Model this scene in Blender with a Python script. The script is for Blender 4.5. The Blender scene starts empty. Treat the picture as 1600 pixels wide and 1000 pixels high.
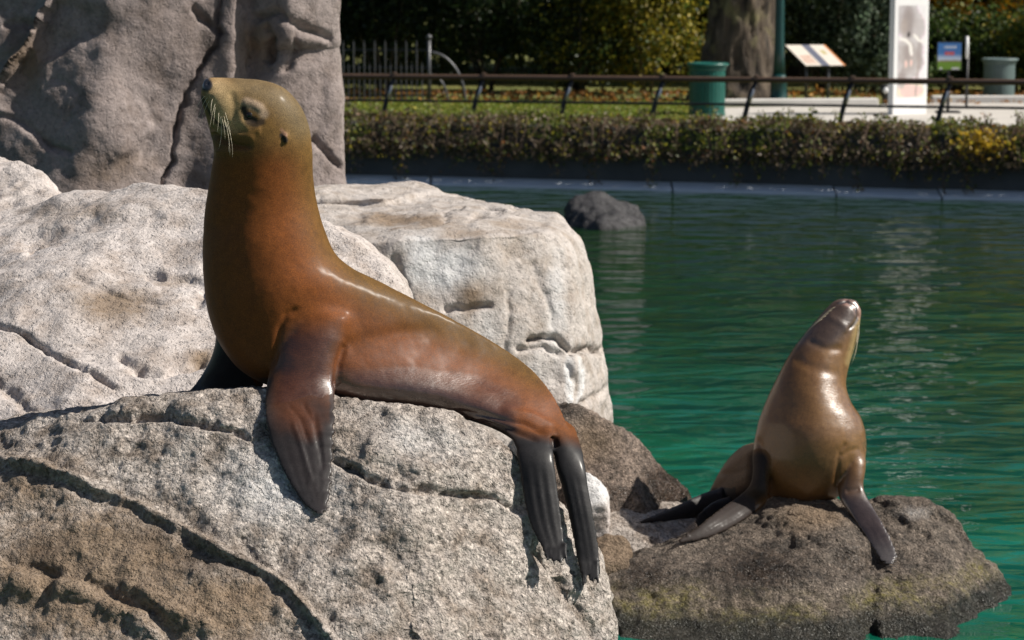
import bpy, bmesh, math, random
import numpy as np
from mathutils import Vector
from mathutils.bvhtree import BVHTree

random.seed(7)
RNG = np.random.default_rng(7)
scene = bpy.context.scene
COL = scene.collection

# ------------------------------------------------------------------ camera
F = 3760.0                     # focal length in pixels of a 1600 px wide picture
CAM = np.array((0.0, 0.0, 3.07))
PITCH = math.atan(539.0 / F)
cd = bpy.data.cameras.new('camera')
cam = bpy.data.objects.new('camera', cd)
COL.objects.link(cam)
cam.location = CAM
cam.rotation_euler = (math.pi / 2 - PITCH, 0, 0)
cd.sensor_width = 36
cd.lens = 36 * F / 1600
cd.clip_end = 3000
cd.dof.use_dof = True
cd.dof.focus_distance = 8.7
cd.dof.aperture_fstop = 5.2
scene.camera = cam

# ------------------------------------------------------------------ sky, sun, exposure
SUN_EL = math.radians(43)
SUN_AZ = math.radians(94)     # clockwise from +Y
SDIR = Vector((math.cos(SUN_EL) * math.sin(SUN_AZ), math.cos(SUN_EL) * math.cos(SUN_AZ), math.sin(SUN_EL)))
world = bpy.data.worlds.new('World')
scene.world = world
world.use_nodes = True
wn = world.node_tree
sky = wn.nodes.new('ShaderNodeTexSky')
sky.sky_type = 'NISHITA'
sky.sun_disc = False
sky.sun_elevation = SUN_EL
sky.sun_rotation = SUN_AZ
bgn = wn.nodes['Background']
wn.links.new(sky.outputs[0], bgn.inputs[0])
bgn.inputs[1].default_value = 0.05
sl = bpy.data.lights.new('sun', 'SUN')
sl.energy = 5.0
sl.angle = math.radians(0.5)
sl.color = (1.0, 0.94, 0.85)
so = bpy.data.objects.new('sun', sl)
COL.objects.link(so)
so.rotation_euler = SDIR.to_track_quat('Z', 'Y').to_euler()
so.location = (10, -5, 20)
scene.view_settings.view_transform = 'Standard'
scene.view_settings.look = 'None'
scene.view_settings.exposure = 0.4
scene.view_settings.gamma = 1.0

# ------------------------------------------------------------------ measuring helpers
FWD = np.array((0, math.cos(PITCH), -math.sin(PITCH)))
UP = np.array((0, math.sin(PITCH), math.cos(PITCH)))
RIGHT = np.array((1.0, 0, 0))


def ray(px, py):
    return FWD + RIGHT * ((px - 800) / F) + UP * ((500 - py) / F)


def at(px, py, Y):
    r = ray(px, py)
    return CAM + r * (Y / r[1])


def ground_at(px, py, z):
    r = ray(px, py)
    return CAM + r * ((z - CAM[2]) / r[2])


def project(P):
    q = P - CAM
    d = q @ FWD
    return 800 + F * (q @ RIGHT) / d, 500 - F * (q @ UP) / d


# ------------------------------------------------------------------ numpy noise
_perm = np.random.default_rng(3).permutation(256).astype(np.int64)
_perm = np.concatenate([_perm, _perm, _perm])
_g = np.random.default_rng(4).normal(size=(256, 3))
_g /= np.linalg.norm(_g, axis=1)[:, None]


def perlin(P):
    i = np.floor(P).astype(np.int64)
    f = P - i
    i &= 255
    u = f * f * f * (f * (f * 6 - 15) + 10)
    out = np.zeros(len(P))
    for dx in (0, 1):
        wx = u[:, 0] if dx else 1 - u[:, 0]
        a = _perm[i[:, 0] + dx]
        for dy in (0, 1):
            wy = u[:, 1] if dy else 1 - u[:, 1]
            b = _perm[a + i[:, 1] + dy]
            for dz in (0, 1):
                wz = u[:, 2] if dz else 1 - u[:, 2]
                h = _perm[b + i[:, 2] + dz] & 255
                g = _g[h]
                dot = g[:, 0] * (f[:, 0] - dx) + g[:, 1] * (f[:, 1] - dy) + g[:, 2] * (f[:, 2] - dz)
                out += wx * wy * wz * dot
    return out * 1.5


def fbm(P, octs=4, gain=0.5):
    s = np.zeros(len(P)); a = 1.0; q = P.copy()
    for k in range(octs):
        s += a * perlin(q + 17.3 * k)
        q = q * 2.03; a *= gain
    return s


def ridged(P, octs=3):
    s = np.zeros(len(P)); a = 1.0; q = P.copy()
    for k in range(octs):
        s += a * (0.5 - np.abs(perlin(q + 9.1 * k)))
        q = q * 2.1; a *= 0.5
    return s


def sstep(a, b, x):
    t = np.clip((x - a) / (b - a), 0, 1)
    return t * t * (3 - 2 * t)


def polydist(x, y, pts):
    """distance, signed side (+ = left of travel on screen, i.e. above for left-to-right), fraction along"""
    best = np.full(len(x), 1e9); side = np.zeros(len(x)); fr = np.zeros(len(x))
    n = len(pts) - 1
    for k in range(n):
        ax, ay = pts[k]; bx, by = pts[k + 1]
        dx, dy = bx - ax, by - ay
        L = dx * dx + dy * dy
        t = np.clip(((x - ax) * dx + (y - ay) * dy) / L, 0, 1)
        ex, ey = x - (ax + t * dx), y - (ay + t * dy)
        d = np.hypot(ex, ey)
        m = d < best
        best[m] = d[m]
        side[m] = np.sign(dy * (x - ax) - dx * (y - ay))[m]
        fr[m] = (k + t[m]) / n
    return best, side, fr


# ------------------------------------------------------------------ object helpers
def tag(o, label=None, cat=None, group=None, kind=None):
    if label: o['label'] = label
    if cat: o['category'] = cat
    if group: o['group'] = group
    if kind: o['kind'] = kind
    return o


def link(name, me, mat=None, parent=None):
    o = bpy.data.objects.new(name, me)
    COL.objects.link(o)
    if mat and me is not None and len(me.materials) == 0: me.materials.append(mat)
    if parent is not None:
        o.parent = parent
    return o


def empty(name, loc, label, cat, group=None):
    o = bpy.data.objects.new(name, None)
    COL.objects.link(o)
    o.location = loc
    o.empty_display_size = 0.1
    bpy.context.view_layer.update()
    return tag(o, label, cat, group)


def child(name, me, mat, parent, label=None):
    o = link(name, me, mat)
    o.parent = parent
    w = parent.location.copy() if parent.parent is None else parent.parent.location + parent.location
    o.location = -w if parent.parent is None else (0, 0, 0)
    if label: o['label'] = label
    return o


def mesh_np(name, V, Fq, smooth=True):
    """verts Nx3, faces list or MxK array"""
    me = bpy.data.meshes.new(name)
    V = np.asarray(V, dtype=np.float32)
    Fq = np.asarray(Fq, dtype=np.int32)
    k = Fq.shape[1]
    me.vertices.add(len(V)); me.vertices.foreach_set('co', V.ravel())
    me.loops.add(Fq.size); me.loops.foreach_set('vertex_index', Fq.ravel())
    me.polygons.add(len(Fq)); me.polygons.foreach_set('loop_start', np.arange(len(Fq), dtype=np.int32) * k)
    me.update(calc_edges=True)
    me.polygons.foreach_set('use_smooth', np.full(len(Fq), smooth))
    return me


def get_co(me):
    a = np.empty(len(me.vertices) * 3, dtype=np.float32); me.vertices.foreach_get('co', a)
    return a.reshape(-1, 3).astype(np.float64)


def set_co(me, V):
    me.vertices.foreach_set('co', V.astype(np.float32).ravel()); me.update()


def get_no(me):
    a = np.empty(len(me.vertices) * 3, dtype=np.float32); me.vertex_normals.foreach_get('vector', a)
    return a.reshape(-1, 3).astype(np.float64)


def get_edges(me):
    a = np.empty(len(me.edges) * 2, dtype=np.int32); me.edges.foreach_get('vertices', a)
    return a.reshape(-1, 2)


def smooth_np(V, E, it, w=None, lam=0.5):
    n = len(V)
    deg = np.bincount(E.ravel(), minlength=n).astype(float)[:, None]
    deg[deg == 0] = 1
    for _ in range(it):
        A = np.empty_like(V)
        for c in range(3):
            A[:, c] = np.bincount(E[:, 0], V[E[:, 1], c], n) + np.bincount(E[:, 1], V[E[:, 0], c], n)
        D = A / deg - V
        V = V + lam * (D if w is None else D * w[:, None])
    return V


def col_attr(me, name, C):
    a = me.color_attributes.new(name, 'FLOAT_COLOR', 'POINT')
    if C.shape[1] == 3: C = np.hstack([C, np.ones((len(C), 1))])
    a.data.foreach_set('color', C.astype(np.float32).ravel())


def remesh(me, voxel):
    o = bpy.data.objects.new('tmp', me); COL.objects.link(o)
    m = o.modifiers.new('r', 'REMESH'); m.mode = 'VOXEL'; m.voxel_size = voxel; m.use_smooth_shade = True
    dg = bpy.context.evaluated_depsgraph_get(); dg.update()
    out = bpy.data.meshes.new_from_object(o.evaluated_get(dg))
    bpy.data.objects.remove(o); bpy.data.meshes.remove(me)
    return out


class MB:
    """collects simple solids into one mesh"""
    def __init__(s): s.bm = bmesh.new()

    def box(s, c, size, rz=0.0, tilt=None, bev=0.0):
        r = bmesh.ops.create_cube(s.bm, size=1)
        vs = r['verts']
        for v in vs:
            p = Vector((v.co.x * size[0], v.co.y * size[1], v.co.z * size[2]))
            if tilt is not None: p = tilt @ p
            ca, sa = math.cos(rz), math.sin(rz)
            v.co = Vector((p.x * ca - p.y * sa + c[0], p.x * sa + p.y * ca + c[1], p.z + c[2]))
        if bev:
            es = list({e for v in vs for e in v.link_edges})
            bmesh.ops.bevel(s.bm, geom=es, offset=bev, segments=2, affect='EDGES', profile=0.5)
        return s

    def tube(s, pts, rad, n=10, cap=True):
        pts = [Vector(p) for p in pts]
        if not hasattr(rad, '__len__'): rad = [rad] * len(pts)
        rings = []
        prev = None
        for i, p in enumerate(pts):
            t = (pts[min(i + 1, len(pts) - 1)] - pts[max(i - 1, 0)]).normalized()
            if prev is None:
                a = t.orthogonal().normalized()
            else:
                a = (prev - t * prev.dot(t)).normalized()
            prev = a
            b = t.cross(a)
            rings.append([s.bm.verts.new(p + (a * math.cos(q) + b * math.sin(q)) * rad[i]) for q in [2 * math.pi * k / n for k in range(n)]])
        for r0, r1 in zip(rings, rings[1:]):
            for k in range(n):
                s.bm.faces.new((r0[k], r0[(k + 1) % n], r1[(k + 1) % n], r1[k]))
        if cap:
            s.bm.faces.new(rings[0][::-1]); s.bm.faces.new(rings[-1])
        return s

    def lathe(s, c, prof, n=32):
        """prof = [(r,z)...] open profile closed at ends by caps"""
        rings = [[s.bm.verts.new((c[0] + r * math.cos(2 * math.pi * k / n), c[1] + r * math.sin(2 * math.pi * k / n), c[2] + z)) for k in range(n)] for r, z in prof]
        for r0, r1 in zip(rings, rings[1:]):
            for k in range(n):
                s.bm.faces.new((r0[k], r0[(k + 1) % n], r1[(k + 1) % n], r1[k]))
        s.bm.faces.new(rings[0][::-1]); s.bm.faces.new(rings[-1])
        return s

    def mesh(s, name, smooth=False):
        bmesh.ops.recalc_face_normals(s.bm, faces=s.bm.faces)
        me = bpy.data.meshes.new(name); s.bm.to_mesh(me); s.bm.free()
        if smooth:
            me.polygons.foreach_set('use_smooth', np.full(len(me.polygons), True))
        return me


# ------------------------------------------------------------------ materials
class NT:
    def __init__(s, name):
        s.m = bpy.data.materials.new(name); s.m.use_nodes = True
        s.t = s.m.node_tree; s.b = s.t.nodes['Principled BSDF']; s.out = s.t.nodes['Material Output']

    def n(s, ty, **kw):
        x = s.t.nodes.new('ShaderNode' + ty)
        for k, v in kw.items(): setattr(x, k, v)
        return x

    def l(s, a, b): s.t.links.new(a, b)

    def geo(s): return s.n('NewGeometry').outputs['Position']

    def mapping(s, src, scale):
        m = s.n('Mapping'); m.inputs['Scale'].default_value = scale; s.l(src, m.inputs['Vector']); return m.outputs[0]

    def noise(s, vec, scale, detail=4, rough=0.55, dist=0.0):
        x = s.n('TexNoise'); x.inputs['Scale'].default_value = scale; x.inputs['Detail'].default_value = detail
        x.inputs['Roughness'].default_value = rough; x.inputs['Distortion'].default_value = dist
        s.l(vec, x.inputs['Vector']); return x.outputs['Fac']

    def voro(s, vec, scale, feature='F1'):
        x = s.n('TexVoronoi', feature=feature); x.inputs['Scale'].default_value = scale; s.l(vec, x.inputs['Vector']); return x.outputs['Distance']

    def ramp(s, fac, stops):
        r = s.n('ValToRGB'); e = r.color_ramp.elements
        while len(e) > 1: e.remove(e[-1])
        for i, (p, c) in enumerate(stops):
            if i == 0: q = e[0]; q.position = p
            else: q = e.new(p)
            q.color = (c, c, c, 1) if not hasattr(c, '__len__') else (*c, 1)
        s.l(fac, r.inputs[0]); return r.outputs[0]

    def mix(s, fac, a, b, mode='MIX'):
        x = s.n('Mix', data_type='RGBA', blend_type=mode)
        for sock, v in ((x.inputs[0], fac), (x.inputs[6], a), (x.inputs[7], b)):
            if hasattr(v, 'is_linked'): s.l(v, sock)
            elif hasattr(v, '__len__'): sock.default_value = (*v, 1)
            else: sock.default_value = v
        return x.outputs[2]

    def math(s, op, a, b=0.0, c=None):
        x = s.n('Math', operation=op)
        for sock, v in zip(x.inputs, (a, b, c)):
            if v is None: continue
            if hasattr(v, 'is_linked'): s.l(v, sock)
            else: sock.default_value = v
        return x.outputs[0]

    def attr(s, name, out='Color'):
        x = s.n('Attribute'); x.attribute_name = name; return x.outputs[out]

    def bump(s, h, dist=1.0, strength=1.0, nrm=None):
        x = s.n('Bump'); x.inputs['Distance'].default_value = dist; x.inputs['Strength'].default_value = strength
        s.l(h, x.inputs['Height'])
        if nrm: s.l(nrm, x.inputs['Normal'])
        return x.outputs[0]

    def set(s, **kw):
        names = dict(col='Base Color', rough='Roughness', metal='Metallic', spec='Specular IOR Level', ior='IOR', nrm='Normal', coat='Coat Weight',
                     coatr='Coat Roughness', sheen='Sheen Weight', sheenr='Sheen Roughness', sheent='Sheen Tint')
        for k, v in kw.items():
            sock = s.b.inputs[names[k]]
            if hasattr(v, 'is_linked'): s.l(v, sock)
            elif hasattr(v, '__len__'): sock.default_value = (*v, 1)
            else: sock.default_value = v
        return s.m


def simple(name, col, rough=0.6, metal=0.0, var=0.25, scale=8.0, bump=0.0):
    t = NT(name); g = t.geo()
    f = t.noise(g, scale, 5)
    c = t.mix(f, tuple(x * (1 - var) for x in col), tuple(min(1, x * (1 + var)) for x in col))
    t.set(col=c, rough=rough, metal=metal)
    if bump: t.set(nrm=t.bump(t.noise(g, scale * 6, 4), bump))
    return t.m


def rock_mat(name, light, mid, dark, grain=1.0, pit=1.0, speck=0.5, wetline=None, rough=0.9, streak=None):
    """mottled artificial rock; Stain attribute: R brown stain, G white lime, B wet/dark"""
    t = NT(name); g = t.geo()
    big = t.noise(g, 1.6 * grain, 5, 0.6)
    med = t.noise(g, 9 * grain, 6, 0.65)
    fine = t.noise(g, 70 * grain, 5, 0.7)
    c = t.mix(t.ramp(big, [(0.35, 0.0), (0.68, 1.0)]), mid, light)
    c = t.mix(t.ramp(med, [(0.36, 1.0), (0.54, 0.0)]), c, dark)
    sp = t.ramp(fine, [(0.3, 1 - 0.62 * speck), (0.48, 1.0), (0.66, 1 + 0.32 * speck)])
    c = t.mix(1.0, c, sp, 'MULTIPLY')
    vo = t.n('TexVoronoi'); vo.inputs['Scale'].default_value = 85 * grain; t.l(g, vo.inputs['Vector'])
    sv = t.n('SeparateColor'); t.l(vo.outputs['Color'], sv.inputs[0])
    c = t.mix(1.0, c, t.ramp(sv.outputs[0], [(0.0, 1 - .55 * speck), (0.2, 1 - .15 * speck), (0.85, 1.05), (1.0, 1 + .55 * speck)]), 'MULTIPLY')
    holes = t.ramp(t.noise(g, 48 * grain, 3, 0.7), [(0.33, 0.0), (0.43, 1.0)])
    c = t.mix(1.0, c, t.ramp(holes, [(0.0, 1 - .35 * speck), (1.0, 1.0)]), 'MULTIPLY')
    st = t.n('SeparateColor'); t.l(t.attr('Stain'), st.inputs[0])
    mot = t.noise(g, 30 * grain, 5, 0.7)
    def edge(x): return t.ramp(t.math('MULTIPLY', x, t.math('ADD', mot, 0.55)), [(0.15, 0.0), (0.7, 1.0)])
    c = t.mix(t.math('MULTIPLY', edge(st.outputs[0]), 0.85), c, t.mix(mot, (0.13, 0.085, 0.05), (0.30, 0.215, 0.14)))
    c = t.mix(t.math('MULTIPLY', edge(st.outputs[1]), 0.75), c, t.mix(mot, (0.55, 0.56, 0.57), (0.80, 0.80, 0.80)))
    wet = edge(st.outputs[2])
    c = t.mix(wet, c, t.mix(1.0, c, (0.33, 0.30, 0.28), 'MULTIPLY'))
    ro = t.math('SUBTRACT', rough, t.math('MULTIPLY', wet, 0.45))
    if wetline is not None:
        z = t.n('SeparateXYZ'); t.l(g, z.inputs[0])
        zz = t.math('ADD', z.outputs[2], t.math('MULTIPLY', t.math('SUBTRACT', med, 0.5), 0.10))
        al0 = t.ramp(t.noise(g, 4.0, 3), [(0.4, 0.1), (0.6, 1.0)])
        al = t.ramp(t.math('MULTIPLY_ADD', zz, 2.0, 0.2), [(0.10, 0.0), (0.30, 0.25), (0.40, 1.0), (0.47, 0.8), (0.60, 0.0)])
        c = t.mix(t.math('MULTIPLY', t.math('MULTIPLY', al, al0), t.ramp(mot, [(0.4, 0.1), (0.62, 0.9)])), c, t.mix(fine, (0.10, 0.085, 0.012), (0.30, 0.26, 0.05)))
        dk = t.ramp(t.math('MULTIPLY_ADD', zz, 2.0, 0.2), [(0.33, 1.0), (0.45, 0.0)])
        c = t.mix(t.math('MULTIPLY', dk, 0.85), c, (0.018, 0.02, 0.016))
        ro = t.math('SUBTRACT', ro, t.math('MULTIPLY', dk, 0.35))
    # pits and grit
    p1 = t.ramp(t.noise(g, 55 * grain, 3, 0.6), [(0.28, 0.0), (0.46, 1.0)])
    p2 = t.ramp(t.noise(g, 130 * grain, 3, 0.6), [(0.30, 0.0), (0.5, 1.0)])
    h = t.math('ADD', t.math('MULTIPLY', p1, 0.007 * pit), t.math('MULTIPLY', p2, 0.0035 * pit))
    h = t.math('ADD', h, t.math('MULTIPLY', med, 0.012 / grain))
    h = t.math('ADD', h, t.math('MULTIPLY', vo.outputs['Distance'], -0.004 * pit))
    h = t.math('ADD', h, t.math('MULTIPLY', holes, 0.010 * pit))
    h = t.math('ADD', h, t.math('MULTIPLY', t.noise(g, 260 * grain, 2, 0.6), 0.0016 * pit))
    return t.set(col=c, rough=ro, spec=0.35, nrm=t.bump(h, 1.0))


M = {}
M['rock_front'] = rock_mat('pale_pitted_rock', (0.48, 0.43, 0.39), (0.37, 0.32, 0.28), (0.24, 0.195, 0.16), 1.0, 0.9, 0.8)
M['rock_pale'] = rock_mat('pale_worn_rock', (0.55, 0.50, 0.475), (0.47, 0.42, 0.39), (0.37, 0.315, 0.28), 0.8, 0.5, 0.28)
M['rock_block'] = rock_mat('lime_streaked_rock', (0.49, 0.45, 0.42), (0.42, 0.375, 0.345), (0.34, 0.29, 0.25), 0.7, 0.45, 0.28)
M['rock_wall'] = rock_mat('mauve_brown_rock', (0.30, 0.255, 0.24), (0.235, 0.192, 0.178), (0.175, 0.14, 0.125), 0.6, 0.4, 0.25)
M['rock_brown'] = rock_mat('brown_damp_rock', (0.30, 0.235, 0.19), (0.22, 0.165, 0.13), (0.10, 0.078, 0.062), 1.0, 1.5, 1.0, rough=0.7)
M['rock_wet'] = rock_mat('damp_algae_rock', (0.22, 0.18, 0.145), (0.145, 0.112, 0.086), (0.06, 0.048, 0.038), 0.9, 1.7, 1.0, wetline=True, rough=0.72)
M['rock_dark'] = rock_mat('dark_pond_rock', (0.06, 0.058, 0.06), (0.045, 0.043, 0.046), (0.02, 0.02, 0.022), 0.5, 1.0, 0.5, rough=0.6)


def fur_mat():
    t = NT('sea_lion_coat'); g = t.geo()
    c = t.attr('Col'); wet = t.attr('Wet', 'Fac')
    f1 = t.noise(g, 300, 3, 0.7); f2 = t.noise(g, 35, 4, 0.6)
    c = t.mix(1.0, c, t.ramp(f1, [(0.32, 0.58), (0.5, 0.97), (0.68, 1.5)]), 'MULTIPLY')
    c = t.mix(1.0, c, t.ramp(f2, [(0.3, 0.82), (0.7, 1.15)]), 'MULTIPLY')
    r = t.math('MULTIPLY_ADD', wet, -0.38, 0.68)
    r = t.math('ADD', r, t.math('MULTIPLY', t.math('SUBTRACT', f2, 0.5), 0.22))
    st = t.noise(t.mapping(g, (60, 60, 230)), 1.0, 3, 0.6)
    h = t.math('ADD', t.math('MULTIPLY', f1, 0.00022), t.math('MULTIPLY', t.math('MULTIPLY', st, wet), 0.0013))
    dry = t.math('SUBTRACT', 1.0, wet)
    t.set(col=c, rough=r, spec=t.math('MULTIPLY_ADD', wet, 0.65, 0.12), nrm=t.bump(h, 1.0), coat=t.math('MULTIPLY', t.math('POWER', wet, 1.5), 0.95), coatr=0.22, sheen=t.math('MULTIPLY', dry, 0.06), sheenr=0.45, sheent=(0.9, 0.7, 0.4))
    return t.m


M['fur'] = fur_mat()
M['eye'] = simple('wet_black_eye', (0.012, 0.009, 0.008), 0.08, var=0.1)
M['whisker'] = simple('pale_whisker', (0.58, 0.50, 0.36), 0.4, var=0.1)


def water_mat():
    t = NT('pool_water'); g = t.geo()
    n1 = t.noise(t.mapping(g, (1.0, 1.5, 1.0)), 0.9, 2, 0.5, 0.4)
    n2 = t.noise(t.mapping(g, (1.0, 1.6, 1.0)), 2.1, 1.5, 0.45, 0.6)
    n3 = t.noise(t.mapping(g, (1.0, 1.4, 1.0)), 13, 3, 0.5, 0.3)
    h = t.math('ADD', t.math('MULTIPLY', n1, 0.10), t.math('ADD', t.math('MULTIPLY', n2, 0.075), t.math('MULTIPLY', n3, 0.0055)))
    big = t.noise(g, 0.35, 4, 0.6)
    c = t.mix(t.ramp(big, [(0.35, 0.0), (0.65, 1.0)]), (0.003, 0.105, 0.056), (0.003, 0.125, 0.095))
    c = t.mix(1.0, c, t.ramp(t.noise(t.mapping(g, (.5, 1.0, 1.0)), 0.9, 3), [(0.35, 0.6), (0.65, 1.2)]), 'MULTIPLY')
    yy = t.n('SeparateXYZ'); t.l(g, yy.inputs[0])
    far_dark = t.ramp(t.math('MULTIPLY_ADD', t.math('ADD', yy.outputs[1], t.math('MULTIPLY', big, 8.0)), 1 / 20, -0.72), [(0.0, 0.0), (0.55, 0.8), (1.0, 1.0)])  # far water painted darker, standing in for the trees' dark reflection
    c = t.mix(far_dark, c, (0.007, 0.024, 0.007))
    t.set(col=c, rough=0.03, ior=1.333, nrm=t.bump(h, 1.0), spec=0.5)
    return t.m


def leaf_mat():
    t = NT('leaf'); g = t.geo()
    c = t.attr('Col')
    c = t.mix(1.0, c, t.ramp(t.noise(g, 30, 2), [(0.3, 0.75), (0.7, 1.25)]), 'MULTIPLY')
    t.set(col=c, rough=0.45, spec=0.4)
    tr = t.n('BsdfTranslucent'); t.l(c, tr.inputs[0])
    mx = t.n('MixShader'); mx.inputs[0].default_value = 0.45
    t.l(t.b.outputs[0], mx.inputs[1]); t.l(tr.outputs[0], mx.inputs[2]); t.l(mx.outputs[0], t.out.inputs[0])
    return t.m


def print_mat(name, rough=0.5):
    t = NT(name); g = t.geo()
    c = t.mix(1.0, t.attr('Col'), t.ramp(t.noise(g, 25, 3), [(0.3, 0.94), (0.7, 1.05)]), 'MULTIPLY')
    t.set(col=c, rough=rough)
    return t.m


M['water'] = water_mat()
M['leaf'] = leaf_mat()
M['print'] = print_mat('printed_panel')
def bark_mat():
    t = NT('furrowed_bark'); g = t.geo()
    f = t.noise(t.mapping(g, (7, 7, 0.9)), 1.0, 6, 0.65); p = t.noise(g, 2.2, 4)
    c = t.mix(t.ramp(f, [(0.38, 0), (0.62, 1)]), (0.022, 0.017, 0.013), (0.13, 0.098, 0.07))
    c = t.mix(t.ramp(p, [(0.55, 0), (0.68, 1)]), c, (0.16, 0.14, 0.07))
    return t.set(col=c, rough=0.95, nrm=t.bump(f, 0.06))


M['bark'] = bark_mat()
M['twig'] = simple('twig', (0.13, 0.085, 0.055), 0.9, var=0.4, scale=12)
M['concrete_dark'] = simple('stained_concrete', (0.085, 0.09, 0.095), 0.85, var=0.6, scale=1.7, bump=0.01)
M['ledge'] = simple('pale_ledge', (0.70, 0.75, 0.82), 0.5, var=0.12, scale=3)
M['path'] = simple('pale_path', (0.50, 0.47, 0.43), 0.9, var=0.2, scale=2)
M['kerb'] = simple('kerb_concrete', (0.62, 0.60, 0.57), 0.85, var=0.15, scale=4)
M['iron'] = simple('dark_iron', (0.018, 0.02, 0.026), 0.35, metal=0.3, var=0.3)
M['iron_grey'] = simple('grey_iron', (0.085, 0.088, 0.095), 0.4, metal=0.3, var=0.2)
M['rail_wood'] = simple('brown_rail', (0.085, 0.05, 0.032), 0.5, var=0.3)
M['glint'] = simple('glint_steel', (0.55, 0.56, 0.58), 0.3, metal=0.7, var=0.1)
M['green'] = simple('green_enamel', (0.012, 0.105, 0.085), 0.35, var=0.2, scale=5)
M['green_dark'] = simple('dark_green_enamel', (0.006, 0.045, 0.045), 0.35, var=0.2)
M['bin_grey'] = simple('grey_green_enamel', (0.12, 0.17, 0.17), 0.5, var=0.2)
M['white'] = simple('white_board', (0.80, 0.80, 0.80), 0.5, var=0.03)
M['black'] = simple('black_metal', (0.02, 0.02, 0.022), 0.5)


def ground_mat():
    t = NT('lawn_ground'); g = t.geo()
    a = t.noise(g, 0.8, 5); b = t.noise(g, 14, 5, 0.7)
    c = t.mix(t.ramp(a, [(0.35, 0), (0.65, 1)]), (0.12, 0.15, 0.03), (0.18, 0.18, 0.04))
    c = t.mix(t.ramp(b, [(0.5, 0), (0.75, 1)]), c, (0.16, 0.09, 0.035))
    return t.set(col=c, rough=0.95, nrm=t.bump(b, 0.05))


M['ground'] = ground_mat()

# ------------------------------------------------------------------ setting: water, ground, wall
def wallY(X): return 35.45 - 0.302 * X - 0.004 * (X - 2) ** 2


def sheet(name, outline, z, mat, **kw):
    bm = bmesh.new()
    bm.faces.new([bm.verts.new((x, y, z)) for x, y in outline])
    bmesh.ops.recalc_face_normals(bm, faces=bm.faces)
    for f in bm.faces:
        if f.normal.z < 0: f.normal_flip()
    me = bpy.data.meshes.new(name); bm.to_mesh(me); bm.free()
    return tag(link(name, me, mat), kind='structure', **kw)


WX = np.linspace(-30, 30, 61)
back = [(x, wallY(x) + 0.2) for x in WX]
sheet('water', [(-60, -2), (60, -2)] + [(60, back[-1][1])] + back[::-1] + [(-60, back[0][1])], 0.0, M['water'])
sheet('pool_floor', [(-60, -2), (60, -2), (60, 45), (-60, 45)], -1.25, M['concrete_dark'])
sheet('ground', [(-900, back[0][1]), *back, (900, back[-1][1]), (900, 2000), (-900, 2000)], 0.9, M['ground'])


def strip(a, b, n=40):
    """closed band following the wall between offsets a and b for x0..x1"""
    return a, b


def wall_prism(name, x0, x1, o0, o1, z0, z1, mat, n=40, parent=None, bev=0.0):
    xs = np.linspace(x0, x1, n)
    V = []
    for x in xs:
        y = wallY(x)
        V += [(x, y + o0, z0), (x, y + o0, z1), (x, y + o1, z1), (x, y + o1, z0)]
    Fq = []
    for i in range(n - 1):
        a = 4 * i; b = a + 4
        for k in range(4):
            Fq.append((a + k, b + k, b + (k + 1) % 4, a + (k + 1) % 4))
    Fq.append((0, 1, 2, 3)); e = 4 * (n - 1); Fq.append((e + 3, e + 2, e + 1, e))
    me = mesh_np(name, np.array(V), Fq, False)
    bm = bmesh.new(); bm.from_mesh(me); bmesh.ops.recalc_face_normals(bm, faces=bm.faces)
    if bev: bmesh.ops.bevel(bm, geom=[e for e in bm.edges if not all(abs(v.co.x - e.verts[0].co.x) < 1e-6 for v in e.verts)], offset=bev, segments=2, affect='EDGES')
    bm.to_mesh(me); bm.free()
    return me


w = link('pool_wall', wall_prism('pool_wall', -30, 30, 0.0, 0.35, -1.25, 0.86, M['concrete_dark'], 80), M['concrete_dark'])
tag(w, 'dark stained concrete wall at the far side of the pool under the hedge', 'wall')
# pale ledge along the waterline, in separate lengths
lroot = empty('pool_ledge', (2, wallY(2), 0), 'thin pale blue-white ledge along the far waterline of the pool', 'ledge')
edges = [-18, -13.5, -9, -5.4, -1.2, 2.3, 4.55, 5.95, 9.5, 14]
for a, b in zip(edges, edges[1:]):
    V = []; q = RNG.uniform(-.006, .006)
    for x in np.linspace(a + .015, b - .015, 8):
        y = wallY(x)
        V += [(x, y - .003, -.2), (x, y - .40, -.2), (x, y - .40, .03 + q), (x, y - .03, .105 + q), (x, y - .003, .105 + q)]
    Fq = []
    bm = bmesh.new(); vs = [bm.verts.new(v) for v in V]
    for k in range(7):
        for m_ in range(5):
            bm.faces.new((vs[5 * k + m_], vs[5 * k + 5 + m_], vs[5 * k + 5 + (m_ + 1) % 5], vs[5 * k + (m_ + 1) % 5]))
    bm.faces.new(vs[:5]); bm.faces.new(vs[35:40][::-1])
    bmesh.ops.recalc_face_normals(bm, faces=bm.faces)
    me = bpy.data.meshes.new('ledge_segment'); bm.to_mesh(me); bm.free()
    child('ledge_segment', me, M['ledge'], lroot)

# path and kerb behind the railing on the right
def gsheet(name, pts, z, mat):
    return sheet(name, [tuple(ground_at(px, py, z)[:2]) for px, py in pts], z, mat)


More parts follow.
